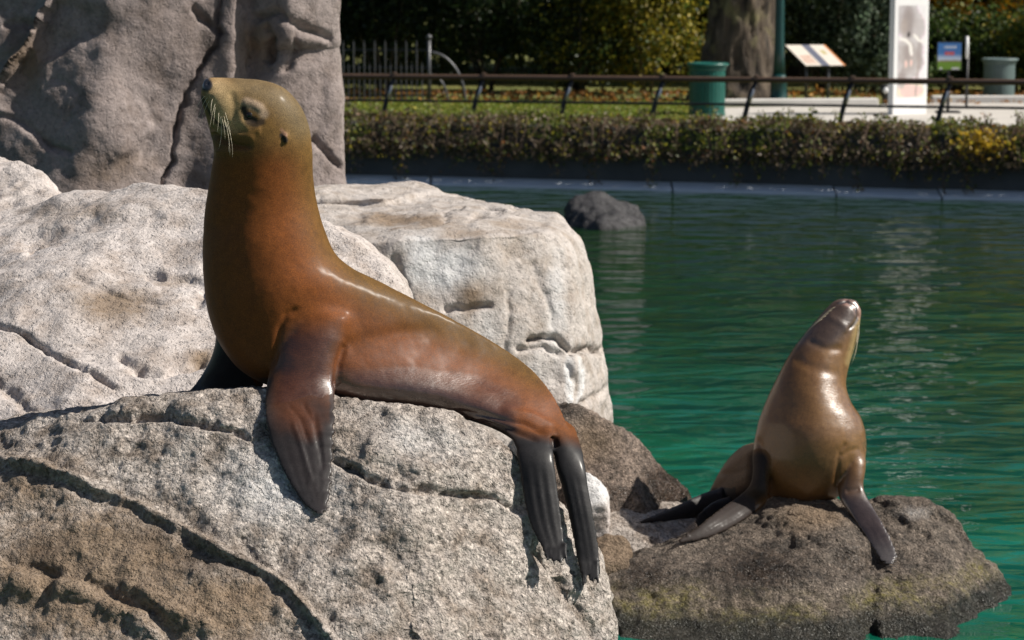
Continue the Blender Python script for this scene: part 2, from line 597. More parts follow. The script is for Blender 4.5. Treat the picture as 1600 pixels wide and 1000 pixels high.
gsheet('path', [(1060, 186), (1700, 200), (1900, 166), (1600, 156), (1380, 163), (1250, 166), (1130, 168)], 0.906, M['path'])
kb = MB()
p0 = ground_at(1100, 167, 0.9); p1 = ground_at(1370, 165, 0.9)
mid = (p0 + p1) / 2
kb.box((mid[0], mid[1], 0.96), (np.linalg.norm(p1 - p0), 0.22, 0.13), math.atan2(p1[1] - p0[1], p1[0] - p0[0]), bev=0.02)
tag(link('kerb', kb.mesh('kerb'), M['kerb']), 'pale concrete kerb between lawn and path behind the railing', 'kerb')
kb = MB()
p0 = ground_at(1455, 161, 0.9); p1 = ground_at(1750, 161, 0.9); mid = (p0 + p1) / 2
kb.box((mid[0], mid[1], 0.96), (np.linalg.norm(p1 - p0), 0.22, 0.13), math.atan2(p1[1] - p0[1], p1[0] - p0[0]), bev=0.02)
tag(link('kerb', kb.mesh('kerb'), M['kerb']), 'pale kerb in front of the grey bin and green shrubs', 'kerb')

# ------------------------------------------------------------------ rocks
def hull_bm(pointsets):
    bm = bmesh.new()
    for pts in pointsets:
        b2 = bmesh.new()
        for p in pts: b2.verts.new(p)
        r = bmesh.ops.convex_hull(b2, input=b2.verts)
        bmesh.ops.delete(b2, geom=[g for g in r['geom_interior'] if isinstance(g, bmesh.types.BMVert)], context='VERTS')
        bmesh.ops.recalc_face_normals(b2, faces=b2.faces)
        me = bpy.data.meshes.new('h'); b2.to_mesh(me); b2.free(); bm.from_mesh(me); bpy.data.meshes.remove(me)
    return bm


LA = 'large pitted boulder in the foreground under the reclining sea lion'
LG = 'dark damp rock with an algae band at the waterline under the seated sea lion'
LJ = 'low flat rock slab in the shadow of the seated sea lion beside the foreground boulder'
NEED = (LA, LG, LJ)
ROCK_BVH = {}


def make_rock(name, hulls, voxel, rnd, mat, label, feats=(), noise=(0.05, 1.6, 0.02, 5.0, 0.006, 22.0), stains=(), seed=0.0, group=None):
    bm = hull_bm(hulls)
    me = bpy.data.meshes.new(name); bm.to_mesh(me); bm.free()
    me = remesh(me, voxel); me.name = name
    V = get_co(me); E = get_edges(me)
    V = smooth_np(V, E, rnd)
    set_co(me, V); N = get_no(me)
    q = V + seed
    a1, f1, a2, f2, a3, f3 = noise[:6]
    pitd = noise[6] if len(noise) > 6 else 0.004
    d = a1 * fbm(q * f1, 3) + a2 * (ridged(q * f2, 3) - 0.35) + a3 * fbm(q * f3, 3) - pitd * sstep(0.12, 0.55, perlin(q * (0.30 / voxel)) + 0.35 * perlin(q * 6))
    V = V + N * d[:, None]
    set_co(me, V); N = get_no(me)
    px, py = project(V)
    wob = np.stack([V[:, 0] * 6, V[:, 1] * 6, V[:, 2] * 6], 1) + 31
    mx, my = px + 7 * perlin(wob) + 4 * perlin(wob * 3.1), py + 7 * perlin(wob + 50) + 4 * perlin(wob * 3.1 + 9)
    view = (CAM - V); view /= np.linalg.norm(view, axis=1)[:, None]
    facing = sstep(-0.05, 0.2, np.einsum('ij,ij->i', N, view))
    D = np.zeros(len(V))
    for ft in feats:
        kind, pts, wpx, dep = ft[:4]
        dist, side, fr = polydist(mx, my, pts)
        fade = sstep(0, 0.1, fr) * sstep(0, 0.1, 1 - fr) if kind != 'blob' else 1.0
        vary = 0.75 + 0.5 * perlin(V * 5 + 3)
        if kind == 'crack':
            D -= dep * np.exp(-(dist / wpx) ** 2) * fade * vary
        elif kind == 'ridge':
            D += dep * np.exp(-(dist / wpx) ** 2) * fade * vary
        elif kind == 'step':      # upper layer ends in a lip; the layer below is set back
            fall = ft[4]
            lip = 0.75 * dep * np.exp(-(dist / wpx) ** 2) * (side > 0)
            grv = -0.15 * dep * np.exp(-((dist - 2.2 * wpx) / wpx) ** 2) * (side > 0)
            low = -dep * np.exp(-dist / fall) * sstep(0, wpx * 0.5, dist) * (side < 0)
            D += (lip + grv + low) * fade * vary
    V = V + N * (D * facing)[:, None]
    set_co(me, V)
    S = np.zeros((len(V), 3))
    for ch, x, y, rx, ry, s in stains:
        r = ((mx - x) / rx) ** 2 + ((my - y) / ry) ** 2
        S[:, ch] = np.maximum(S[:, ch], s * np.exp(-r))
    col_attr(me, 'Stain', S)
    o = link(name, me, M[mat])
    tag(o, label, 'rock', group)
    if label in NEED: ROCK_BVH[label] = BVHTree.FromPolygons([Vector(v) for v in V], [tuple(p.vertices) for p in me.polygons])
    return o


def A3(*t): return [at(*p) for p in t]


def below(P, z): return [(p[0], p[1], z) for p in P]


BASE = -1.25
# the big foreground boulder
front = A3((-160, 700, 8.25), (0, 668, 8.15), (110, 655, 8.1), (230, 618, 8.05), (330, 606, 8.02), (415, 606, 7.98), (530, 632, 7.93), (620, 634, 7.93), (720, 648, 7.95), (800, 695, 7.95), (868, 775, 7.95), (925, 850, 7.98))
backp = A3((-160, 690, 9.1), (230, 640, 8.8), (415, 612, 8.5), (560, 622, 8.5), (720, 650, 8.45), (840, 750, 8.4), (930, 900, 8.4))
bulge = A3((-160, 860, 7.62), (200, 810, 7.63), (450, 790, 7.62), (640, 790, 7.6), (760, 830, 7.70), (850, 880, 7.84), (-160, 1060, 7.25), (300, 1060, 7.15), (600, 1060, 7.2), (780, 1060, 7.42), (900, 1060, 7.68), (966, 1030, 7.85), (952, 930, 7.9))
low = [(-1.9, 6.6, BASE), (0.3, 6.7, BASE), (0.55, 7.6, BASE), (0.5, 8.8, BASE), (-1.9, 9.2, BASE)]
LEDGE = [(-80, 700), (0, 716), (60, 728), (130, 752), (200, 782), (270, 816), (330, 850), (400, 886), (440, 915), (480, 955), (525, 1005), (580, 1090)]
LA = 'large pitted boulder in the foreground under the reclining sea lion'
make_rock('boulder', [front + backp + bulge + low], 0.0075, 14, 'rock_front', LA,
          feats=[('ridge', LEDGE, 7, 0.032), ('crack', [(x - 4, y + 11) for x, y in LEDGE], 6, 0.014),
                 ('crack', [(90, 655), (180, 650), (260, 652), (310, 658), (350, 668), (400, 690)], 4, 0.035),
                 ('ridge', [(170, 640), (260, 628), (340, 640), (380, 660)], 16, 0.015),
                 ('crack', [(505, 712), (560, 738), (610, 757), (650, 766), (720, 770), (770, 774), (830, 805)], 5, 0.04),
                 ('ridge', [(560, 700), (640, 730), (760, 745)], 26, 0.03),
                 ('ridge', [(80, 905), (140, 940), (215, 968), (250, 1010)], 17, 0.035),
                 ('crack', [(120, 900), (180, 935), (240, 960), (280, 1010)], 10, 0.018),
                 ('ridge', [(190, 905), (250, 945), (300, 968), (345, 1000)], 14, 0.03),
                 ('crack', [(0, 880), (60, 890), (120, 905)], 7, 0.016),
                 ('ridge', [(-40, 900), (20, 905), (60, 930)], 20, 0.03),
                 ('crack', [(590, 830), (630, 880), (650, 940), (640, 1010)], 22, 0.03),
                 ('crack', [(380, 830), (400, 880), (440, 900)], 14, 0.02),
                 ('crack', [(830, 850), (890, 930), (940, 1000)], 10, 0.03),
                 ('crack', [(420, 690), (470, 720), (520, 730)], 16, 0.012)],
          noise=(0.035, 1.9, 0.020, 5.0, 0.009, 17.0, 0.0035),
          stains=[(0, 150, 900, 190, 110, 1.0), (0, 330, 950, 150, 60, .9), (0, 40, 760, 100, 60, .6), (1, 430, 760, 120, 70, .5), (1, 640, 690, 140, 50, .35), (2, 330, 880, 90, 40, .5), (2, 230, 830, 60, 40, .4), (0, 560, 700, 60, 40, .5), (2, 60, 860, 60, 40, .5)])

# pale rock behind the animal on the left
rB = A3((-200, 380, 11.0), (0, 345, 11.0), (95, 302, 11.0), (210, 288, 10.9), (300, 318, 10.6), (400, 330, 10.5), (510, 350, 10.3), (560, 372, 10.2), (610, 410, 10.1), (638, 470, 10.0), (650, 560, 9.95),
        (-200, 560, 9.5), (0, 540, 9.5), (150, 480, 9.75), (300, 480, 9.7), (450, 500, 9.6), (-200, 690, 9.05), (0, 670, 9.05), (200, 660, 9.0), (400, 660, 9.0), (620, 700, 9.2))
rBb = A3((-200, 400, 12.6), (300, 340, 12.6), (600, 420, 12.0))
make_rock('boulder', [rB + rBb + [(-3.2, 8.9, BASE), (-0.5, 8.9, BASE), (-.35, 10, BASE), (-.4, 12, BASE), (-3.2, 12.6, BASE)]], 0.012, 10, 'rock_pale',
          'broad pale sunlit rock sloping up behind the reclining sea lion',
          feats=[('crack', [(-40, 500), (0, 511), (45, 530), (95, 560), (130, 575), (195, 615)], 3.2, 0.05),
                 ('crack', [(110, 425), (150, 450), (200, 470), (262, 478)], 4, 0.012),
                 ('crack', [(228, 428), (242, 430), (258, 432)], 5, 0.05), ('crack', [(240, 430), (290, 438), (325, 455)], 6, 0.03),
                 ('crack', [(180, 560), (200, 566), (230, 572)], 6, 0.05), ('crack', [(200, 575), (260, 585), (330, 560)], 6, 0.04),
                 ('crack', [(-20, 590), (30, 620), (60, 650)], 6, 0.03),
                 ('crack', [(30, 400), (90, 360), (180, 340), (260, 345)], 14, 0.03),
                 ('crack', [(320, 400), (330, 440), (300, 480)], 8, .03)],
          noise=(0.07, 1.3, 0.020, 2.6, 0.006, 12.0, .002), seed=5.2,
          stains=[(0, 175, 475, 75, 35, .75), (0, 270, 440, 40, 15, .5), (0, 320, 560, 30, 14, .7), (0, 120, 330, 100, 14, .4), (0, 110, 450, 40, 16, .4)])
# blocky rock in the middle
rC = A3((470, 305, 14.80), (560, 292, 14.80), (650, 292, 14.80), (700, 305, 14.50), (800, 322, 14.20), (870, 338, 13.80), (905, 372, 13.50), (920, 430, 13.40), (938, 520, 13.40), (944, 580, 13.40), (953, 640, 13.40), (952, 690, 13.40),
        (440, 372, 12.80), (620, 372, 12.65), (760, 365, 12.70), (850, 362, 12.90), (890, 400, 12.95), (450, 660, 12.40), (700, 660, 12.30), (880, 660, 12.55), (900, 560, 12.70))
slab = A3((480, 292, 14.75), (540, 285, 14.70), (640, 283, 14.70), (680, 293, 14.60), (600, 310, 13.90), (480, 312, 13.90), (690, 300, 14.40)) + A3((480, 312, 14.70), (680, 318, 14.50), (600, 330, 14.00), (480, 332, 14.00))
slab2 = A3((480, 330, 13.80), (560, 308, 14.30), (700, 306, 14.30), (780, 312, 14.10), (806, 322, 13.90), (790, 336, 13.60), (730, 340, 13.45), (640, 346, 13.30), (520, 348, 13.30)) + A3((480, 360, 13.50), (790, 350, 13.70), (730, 360, 13.40), (620, 366, 13.30), (700, 330, 14.20))
make_rock('boulder', [rC + [(-1.5, 12.3, BASE), (.36, 12.3, BASE), (.56, 13.5, BASE), (.3, 14.7, BASE), (-1.5, 14.8, BASE)], slab, slab2], 0.012, 7, 'rock_block',
          'big blocky pale rock with flat ledged top and white streaks beside the water',
          feats=[('crack', [(690, 484), (735, 484), (772, 476)], 5, 0.06), ('crack', [(815, 533), (845, 528), (870, 529), (894, 549), (925, 550), (955, 545)], 5, 0.09),
                 ('crack', [(805, 545), (850, 543), (880, 552)], 4, 0.05), ('crack', [(830, 400), (850, 450), (870, 520)], 5, 0.02),
                 ('crack', [(885, 560), (900, 600), (905, 660)], 4, 0.02), ('crack', [(610, 395), (625, 440), (640, 480)], 8, .04),
                 ('crack', [(790, 450), (800, 500), (790, 560)], 4, .025), ('crack', [(730, 350), (745, 335), (790, 330)], 4, .03),
                 ('crack', [(690, 345), (705, 330), (725, 322)], 4, .03), ('crack', [(905, 640), (935, 620), (955, 600)], 5, .04), ('ridge', [(560, 345), (640, 330), (690, 325)], 10, .02)],
          noise=(0.05, 1.4, 0.016, 2.8, 0.005, 12.0, .002), seed=11.3,
          stains=[(1, 690, 420, 70, 35, .9), (1, 665, 400, 35, 40, .8), (1, 870, 480, 18, 120, .45), (1, 890, 600, 8, 60, .8), (1, 908, 600, 5, 60, .7), (1, 840, 580, 40, 50, .35), (1, 760, 520, 30, 40, .4),
                  (0, 735, 455, 22, 40, .8), (0, 630, 345, 90, 9, .8), (0, 720, 365, 90, 8, .5), (0, 630, 430, 10, 40, .8), (0, 800, 350, 60, 10, .4)])
# tall rock face at the back left
rD1 = A3((-300, -120, 15.2), (-300, 420, 14.7), (-20, 420, 14.6), (-20, -160, 15.0), (200, -200, 14.85), (330, -160, 14.95), (345, 100, 14.95), (250, 380, 14.75), (100, 380, 14.5), (150, 150, 14.6), (-300, -300, 16), (330, -300, 16))
rD2 = A3((300, -260, 15.0), (382, -260, 15.0), (385, 60, 15.05), (370, 200, 14.95), (345, 400, 14.8), (255, 400, 14.8), (320, 120, 14.95), (300, -260, 16.2), (385, -260, 16.2), (385, 400, 16))
rD3 = A3((372, -240, 15.05), (450, -260, 14.95), (515, -200, 15.1), (527, 40, 15.2), (528, 70, 15.2), (450, 60, 14.9), (390, 60, 15.05), (372, -240, 16.4), (515, -200, 16.4), (525, 60, 16.4), (380, 100, 15.3))
rD4 = A3((370, 80, 15.15), (450, 62, 15.05), (524, 78, 15.2), (526, 180, 15.15), (534, 260, 15.1), (540, 420, 15.05), (450, 420, 14.75), (340, 420, 14.75), (370, 200, 15.0), (370, 60, 16.2), (526, 60, 16.4), (540, 420, 16.4))
foot = [(-5.2, 14.4, BASE), (-1.2, 14.5, BASE), (-1.0, 15.2, BASE), (-1.0, 16.6, BASE), (-5.2, 16.6, BASE)]
tp = A3((-300, 380, 14.7), (100, 380, 14.55), (450, 390, 14.8), (538, 390, 15.05), (538, 390, 16.4), (-300, 380, 16.4))
make_rock('rock_face', [rD1, rD2, rD3, rD4, tp + foot], 0.016, 6, 'rock_wall',
          'tall mauve-brown fissured rock face rising behind the pale rocks',
          feats=[('crack', [(352, -40), (338, 60), (312, 108), (285, 170), (268, 240), (250, 310)], 3.2, 0.09),
                 ('step', [(-20, 150), (10, 118), (40, 85), (62, 45), (80, -20)], 9, 0.10, 60), ('crack', [(-20, 175), (30, 190), (80, 225), (120, 245)], 5, 0.05),
                 ('crack', [(75, 120), (130, 150), (100, 200)], 5, .02), ('crack', [(405, 40), (425, 65), (418, 100)], 7, 0.08), ('crack', [(470, 45), (462, 80), (450, 120)], 5, 0.07),
                 ('crack', [(385, 25), (430, 22), (480, 45), (530, 66)], 6, 0.08), ('crack', [(488, 215), (515, 240), (535, 262)], 5, 0.07),
                 ('crack', [(300, 10), (330, 40), (345, 60)], 6, 0.06), ('crack', [(215, 260), (240, 200), (235, 150)], 9, 0.02), ('ridge', [(120, 60), (150, 160), (200, 250)], 60, 0.06),
                 ('crack', [(0, 40), (40, 35), (60, 50)], 6, 0.05), ('crack', [(500, 110), (505, 180), (495, 230)], 10, .02)],
          noise=(0.06, 0.9, 0.020, 1.8, 0.008, 8.0, .0), seed=23.7,
          stains=[(0, 40, 90, 40, 60, .6), (0, 400, 70, 30, 50, .6), (0, 180, 260, 90, 40, .35), (2, 330, 50, 25, 60, .5), (2, 295, 150, 18, 60, .4), (2, 20, 60, 40, 30, .5)])
# small pale rock at the far left
make_rock('boulder', [A3((-120, 290, 11.9), (0, 244, 11.8), (25, 262, 11.7), (70, 275, 11.6), (96, 302, 11.5), (60, 345, 11.2), (-120, 350, 11.2), (-120, 290, 12.6), (70, 300, 12.5)) + [(-3.2, 11.2, 1.2), (-2.1, 11.2, 1.2), (-2.1, 12.6, 1.2), (-3.2, 12.6, 1.2)]], 0.014, 6, 'rock_pale',
          'small cream rounded rock at the foot of the tall rock face', noise=(0.05, 2.2, 0.03, 5, 0.008, 15), seed=31)
# brown rock beside the foreground boulder
make_rock('boulder', [A3((850, 632, 12.4), (888, 624, 12.35), (930, 643, 12.35), (985, 680, 12.4), (1035, 726, 12.45), (1068, 764, 12.5), (1085, 805, 12.5), (900, 800, 12.05), (1000, 790, 12.15), (850, 800, 12.0), (860, 650, 13.0), (1000, 700, 13.0), (1078, 800, 13.0)) + [(.1, 12.0, BASE), (1.0, 12.2, BASE), (1.0, 13.0, BASE), (.1, 13.0, BASE)]], 0.012, 8, 'rock_brown',
          'brown weathered rock with a wet speckled end between the boulders',
          noise=(0.03, 2.5, 0.02, 6, 0.010, 18), seed=41, stains=[(2, 1050, 760, 50, 40, 1.0), (2, 960, 770, 60, 14, .6), (0, 920, 690, 50, 40, .6)])
# low slab with the shadow
make_rock('rock_slab', [A3((870, 772, 12.15), (930, 770, 12.2), (1000, 778, 12.3), (1075, 788, 12.4), (1120, 800, 12.4), (1080, 862, 11.85), (1000, 858, 11.85), (930, 862, 11.85), (870, 862, 11.85)) + [(.15, 11.8, BASE), (1.0, 11.8, BASE), (1.0, 12.5, BASE), (.15, 12.5, BASE)]], 0.012, 6, 'rock_front', LJ,
          noise=(0.02, 2.5, 0.012, 6, 0.006, 18), seed=47)
make_rock('boulder', [A3((895, 742, 12.0), (920, 740, 12.0), (938, 752, 12.0), (950, 772, 12.0), (895, 790, 11.9), (948, 790, 11.9), (900, 745, 12.3), (945, 775, 12.3)) + [(.25, 11.9, .25), (.5, 11.9, .25), (.5, 12.3, .25), (.25, 12.3, .25)]], 0.01, 5, 'rock_pale',
          'tiny white sunlit rock tip beside the hanging hind flippers', noise=(0.01, 5, 0.008, 9, 0.004, 25), seed=51, stains=[(1, 925, 755, 40, 40, 1.0)])
make_rock('boulder', [A3((925, 850, 11.5), (950, 836, 11.5), (975, 842, 11.5), (988, 858, 11.5), (984, 880, 11.35), (940, 885, 11.3), (920, 870, 11.4), (960, 845, 11.9), (990, 870, 11.9)) + [(.33, 11.3, BASE), (.56, 11.35, BASE), (.56, 12, BASE), (.33, 12, BASE)]], 0.01, 6, 'rock_brown',
          'small tan rock wedged beside the right edge of the foreground boulder', noise=(0.02, 4, 0.012, 9, 0.006, 25), seed=53, stains=[(0, 955, 850, 60, 60, 1.0)])
# the seated animal's rock: two lobes
gL = A3((925, 900, 11.35), (930, 1000, 11.1), (985, 866, 11.6), (1060, 838, 11.8), (1130, 808, 11.9), (1210, 782, 11.95), (1290, 775, 11.95), (1350, 790, 11.9), (1385, 850, 11.65), (1370, 930, 11.4), (1290, 860, 11.36), (1150, 880, 11.3), (1000, 920, 11.25), (1010, 1040, 10.75), (1180, 1050, 10.6), (1340, 1045, 10.65), (940, 1040, 10.9)) + A3((1000, 860, 12.5), (1210, 790, 12.6), (1340, 800, 12.5))
gR = A3((1340, 795, 11.95), (1375, 778, 12.0), (1440, 778, 12.05), (1488, 798, 12.05), (1500, 822, 12.0), (1535, 865, 11.9), (1570, 908, 11.8), (1594, 955, 11.65), (1602, 1000, 11.45), (1480, 1040, 10.72), (1380, 1045, 10.66), (1400, 880, 11.5), (1480, 870, 11.55)) + A3((1370, 790, 12.6), (1480, 810, 12.6), (1580, 960, 12.4))
LG = 'dark damp rock with an algae band at the waterline under the seated sea lion'
make_rock('boulder', [gL + [(.4, 10.5, BASE), (1.75, 10.3, BASE), (1.75, 12.6, BASE), (.4, 12.6, BASE)], gR + [(1.7, 10.4, BASE), (2.7, 11.0, BASE), (2.65, 12.4, BASE), (1.7, 12.6, BASE)]], 0.010, 9, 'rock_wet', LG,
          feats=[('crack', [(1375, 770), (1382, 800), (1378, 850), (1365, 890), (1352, 930), (1345, 1000)], 12, 0.035), ('crack', [(1440, 800), (1490, 815), (1520, 850)], 7, 0.03), ('crack', [(1390, 800), (1420, 830), (1450, 840)], 8, .02),
                 ('ridge', [(1180, 800), (1240, 800), (1300, 830), (1345, 880)], 25, 0.03), ('crack', [(1220, 850), (1290, 890), (1330, 900)], 14, .02)],
          noise=(0.035, 2.2, 0.024, 5.5, 0.011, 17.0), seed=61,
          stains=[(2, 1190, 890, 100, 40, .7), (2, 1010, 900, 60, 40, .6), (2, 1330, 880, 50, 40, .5), (0, 1270, 810, 60, 25, .8), (1, 1430, 800, 50, 18, .25)])
# dark rock out in the pool
make_rock('boulder', [A3((876, 352, 29.6), (890, 318, 29.8), (920, 304, 29.9), (945, 303, 29.9), (965, 316, 29.9), (995, 322, 29.9), (1008, 352, 29.6), (940, 352, 29.1), (890, 345, 30.5), (940, 310, 30.4), (1000, 345, 30.5)) + [(.5, 29.2, BASE), (1.8, 29.2, BASE), (1.8, 30.6, BASE), (.5, 30.6, BASE)]], 0.03, 3, 'rock_dark',
          'dark round rock breaking the water near the far wall', noise=(0.06, 2.0, 0.05, 4, 0.01, 15), seed=71)

RB = list(ROCK_BVH.values())


def surfY(px, py, keys=None):
    best = None
    r = Vector(ray(px, py)).normalized()
    for k, b in ROCK_BVH.items():
        if keys and k not in keys: continue
        h = b.ray_cast(Vector(CAM), r)
        if h[0] is not None and (best is None or h[0].y < best): best = h[0].y
    return best


# ------------------------------------------------------------------ sea lions
def crspline(K, m):
    K = np.asarray(K, float); n = len(K)
    P = np.vstack([2 * K[0] - K[1], K, 2 * K[-1] - K[-2]])
    out = []
    for i in range(n - 1):
        p0, p1, p2, p3 = P[i:i + 4]
        for t in np.linspace(0, 1, m, endpoint=False):
            out.append(0.5 * ((2 * p1) + (-p0 + p2) * t + (2 * p0 - 5 * p1 + 4 * p2 - p3) * t * t + (-p0 + 3 * p1 - 3 * p2 + p3) * t ** 3))
    out.append(K[-1])
    return np.array(out)


def loft(bm, st, m=5, n=40, groove=0.0, ng=5, sq=2.0, g0=0.5, pear=None):
    """stations (ax,ay,bx,by,Y,t): silhouette points a,b in the picture, depth Y of the section, half thickness t"""
    R = crspline(st, m)
    rings = []
    for ri, (ax, ay, bx, by, Y, t) in enumerate(R):
        gr = groove * float(sstep(g0, g0 + .25, ri / (len(R) - 1)))
        t = max(t, 0.002)
        pe = 0.0 if pear is None else pear[1] * float(sstep(pear[0], pear[0] + .25, ri / (len(R) - 1)))
        A = at(ax, ay, Y); B = at(bx, by, Y)
        c = (A + B) / 2; u = (B - A) / 2
        vs = []
        for k in range(n):
            th = 2 * math.pi * k / n
            co, si = math.cos(th), math.sin(th)
            e = 2.0 / sq
            s = math.copysign(abs(co) ** e, co); q = math.copysign(abs(si) ** e, si)
            g = 1 + gr * math.cos(ng * math.pi * s)
            vs.append(bm.verts.new(c + u * s + np.array((0, t, 0)) * q * g * (1 + pe * s)))
        rings.append(vs)
    for r0, r1 in zip(rings, rings[1:]):
        for k in range(n): bm.faces.new((r0[k], r0[(k + 1) % n], r1[(k + 1) % n], r1[k]))
    for r, rev in ((rings[0], True), (rings[-1], False)):
        c = bm.verts.new(sum((v.co for v in r), Vector()) / n)
        for k in range(n):
            f = (r[k], r[(k + 1) % n], c)
            bm.faces.new(f[::-1] if not rev else f)
    return R


def conform(st, off, keys, f0=0.0, clear=0.006):
    """move the sections of a limb so that they lie on the rock"""
    out = []
    n = len(st)
    for i, s in enumerate(st):
        s = list(s)
        ys = [surfY(s[0] + (s[2] - s[0]) * q, s[1] + (s[3] - s[1]) * q, keys) for q in (0.1, 0.5, 0.9)]
        ys = [y for y in ys if y is not None]
        if ys and i / (n - 1) >= f0:
            s[4] = min(ys) - s[5] - clear + off
        out.append(s)
    ys = [s[4] for s in out]
    for _ in range(2):
        ys = [ys[0]] + [min(ys[k], .25 * ys[k - 1] + .5 * ys[k] + .25 * ys[k + 1]) for k in range(1, n - 1)] + [ys[-1]]
    ys[-1] = min(ys[-1], 1.7 * ys[-2] - .7 * ys[-3])
    return [tuple(s[:4] + [y] + s[5:]) for s, y in zip(out, ys)]


def finish_animal(name, bm, voxel, label, sm, grooves, paint, jw=None, blend=()):
    bmesh.ops.recalc_face_normals(bm, faces=bm.faces)
    me = bpy.data.meshes.new('raw'); bm.to_mesh(me); bm.free()
    me = remesh(me, voxel); me.name = 'body'
    V = get_co(me); E = get_edges(me)
    px, py = project(V)
    w = np.full(len(V), 0.5) if jw is None else jw(px, py, V)
    V = smooth_np(V, E, 2, w)
    for _ in range(sm):
        V = smooth_np(V, E, 1, w, 0.5)
        V = smooth_np(V, E, 1, w, -0.52)
    for pts, r0, r1, its in blend:
        V = smooth_np(V, E, its, near(*project(V), pts, r0, r1))
    set_co(me, V); N = get_no(me)
    px, py = project(V)
    view = CAM - V; view /= np.linalg.norm(view, axis=1)[:, None]
    fac = np.einsum('ij,ij->i', N, view)
    D = np.zeros(len(V))
    for pts, wpx, dep in grooves:
        d, s, fr = polydist(px, py, pts)
        D += dep * np.exp(-(d / wpx) ** 2) * sstep(0, .15, fr) * sstep(0, .15, 1 - fr)
    V = V + N * (D * sstep(0.0, 0.25, fac))[:, None]
    V += N * (0.0011 * fbm(V * 12, 3))[:, None]
    set_co(me, V)
    C, Wt = paint(px, py, V, N)
    C = C * (1 + 0.10 * fbm(V * 6, 3))[:, None]
    col_attr(me, 'Col', np.clip(C, 0.003, 1))
    col_attr(me, 'Wet', np.repeat(np.clip(Wt, 0, 1)[:, None], 3, 1))
    base = Vector((V[:, 0].mean(), V[:, 1].mean(), V[:, 2].min()))
    root = empty(name, base, label, 'sea lion')
    body = child('body', me, M['fur'], root)
    bvh = BVHTree.FromPolygons([Vector(v) for v in V], [tuple(p.vertices) for p in me.polygons])
    return root, bvh


def lerp(C, col, w): return C * (1 - w[:, None]) + np.array(col) * w[:, None]


def near(px, py, pts, r0, r1):
    d, s, f = polydist(px, py, pts)
    return 1 - sstep(r0, r1, d)


# ---- first animal
D0 = 8.22
bm = bmesh.new()
body1 = [(321, 122.5, 315, 138, -.10, .022), (332, 121, 315, 154, -.095, .045), (352, 121.5, 320, 176, -.085, .062), (380, 123, 327, 200, -.075, .078), (412, 126, 333, 224, -.06, .094), (444, 138, 334, 244, -.05, .108),
         (470, 166, 331, 262, -.04, .118), (484, 202, 328, 282, -.03, .124), (488, 240, 324, 304, -.02, .130), (489, 275, 320, 330, -.01, .140), (494, 312, 318, 362, 0, .155), (504, 350, 317, 398, 0, .172), (522, 394, 319, 440, 0, .188),
         (548, 418, 326, 488, .0, .200), (582, 435, 345, 538, .01, .208), (622, 455, 385, 582, .02, .212), (666, 477, 450, 608, .03, .208), (710, 500, 530, 622, .05, .200), (755, 525, 600, 628, .06, .188), (800, 553, 670, 636, .06, .170),
         (836, 582, 725, 650, .02, .150), (863, 616, 765, 664, -.04, .130), (882, 652, 795, 680, -.10, .105), (894, 684, 812, 696, -.16, .07), (894, 702, 828, 708, -.20, .035)]
b1 = [(a, b, c, d, D0 + y, t) for a, b, c, d, y, t in body1]
loft(bm, b1, 6, 64, pear=(.5, .8))
# near fore flipper
ff = [(470, 478, 560, 490, D0 - .10, .085), (446, 510, 548, 525, D0 - .135, .085), (430, 548, 534, 556, D0 - .17, .075), (420, 585, 526, 592, D0 - .20, .060), (414, 622, 523, 626, D0 - .24, .045), (415, 655, 523, 662, D0 - .28, .028),
      (423, 690, 521, 700, D0 - .3, .020), (437, 725, 519, 735, D0 - .33, .016), (455, 760, 516, 768, D0 - .36, .012), (474, 788, 514, 792, D0 - .38, .009), (492, 802, 509, 803, D0 - .39, .006)]
ff = conform(ff, 0.0, [LA], 0.5, 0.004)
ffd = []
for r in crspline(ff, 6):       # scalloped trailing edge
    r = list(r)
    if r[3] > 640: r[2] += 1.8 * math.sin(r[3] * 0.31) + 1.4 * math.sin(r[3] * 0.57 + 1)
    ffd.append(tuple(r))
loft(bm, ffd, 2, 48, 0.10, 6)
# far fore flipper
fb = [(352, 470, 420, 480, D0 + .12, .06), (340, 510, 420, 515, D0 + .15, .055), (334, 545, 415, 548, D0 + .17, .05), (320, 578, 410, 580, D0 + .18, .035), (303, 602, 412, 602, D0 + .18, .022), (292, 611, 400, 612, D0 + .17, .012)]
loft(bm, fb, 5, 32)
# hind flippers
h1 = [(770, 650, 868, 655, D0 - .08, .085), (786, 672, 867, 676, D0 - .18, .060), (801, 692, 865, 695, D0 - .26, .036), (809, 715, 866, 718, D0 - .31, .025), (814, 750, 870, 752, D0 - .33, .018), (820, 788, 875, 790, D0 - .35, .015), (829, 822, 880, 826, D0 - .37, .012), (843, 850, 884, 856, D0 - .38, .009), (856, 870, 886, 874, D0 - .38, .007)]
h2 = [(845, 640, 898, 668, D0 - .06, .07), (861, 668, 906, 690, D0 - .14, .055), (864, 695, 911, 708, D0 - .20, .036), (868, 728, 915, 734, D0 - .25, .024), (878, 762, 920, 766, D0 - .27, .019), (887, 800, 927, 804, D0 - .29, .015), (895, 840, 934, 844, D0 - .3, .012), (901, 874, 938, 878, D0 - .3, .009), (905, 895, 938, 900, D0 - .3, .007)]
def hang(st, i0, clear):
    Y0 = st[i0][4]; n = len(st); k = 1e9
    for i in range(i0 + 1, n):
        f = (i - i0) / (n - 1 - i0)
        for q in (0.05, .5, .95):
            y = surfY(st[i][0] + (st[i][2] - st[i][0]) * q, st[i][1] + 12 * f, [LA])
            if y is not None: k = min(k, (y - clear - st[i][5] - Y0) / f)
    k = max(min(k, 0.0), -0.45)
    return [s_ if i <= i0 else tuple(s_[:4]) + (Y0 + k * (i - i0) / (n - 1 - i0), s_[5]) for i, s_ in enumerate(st)]


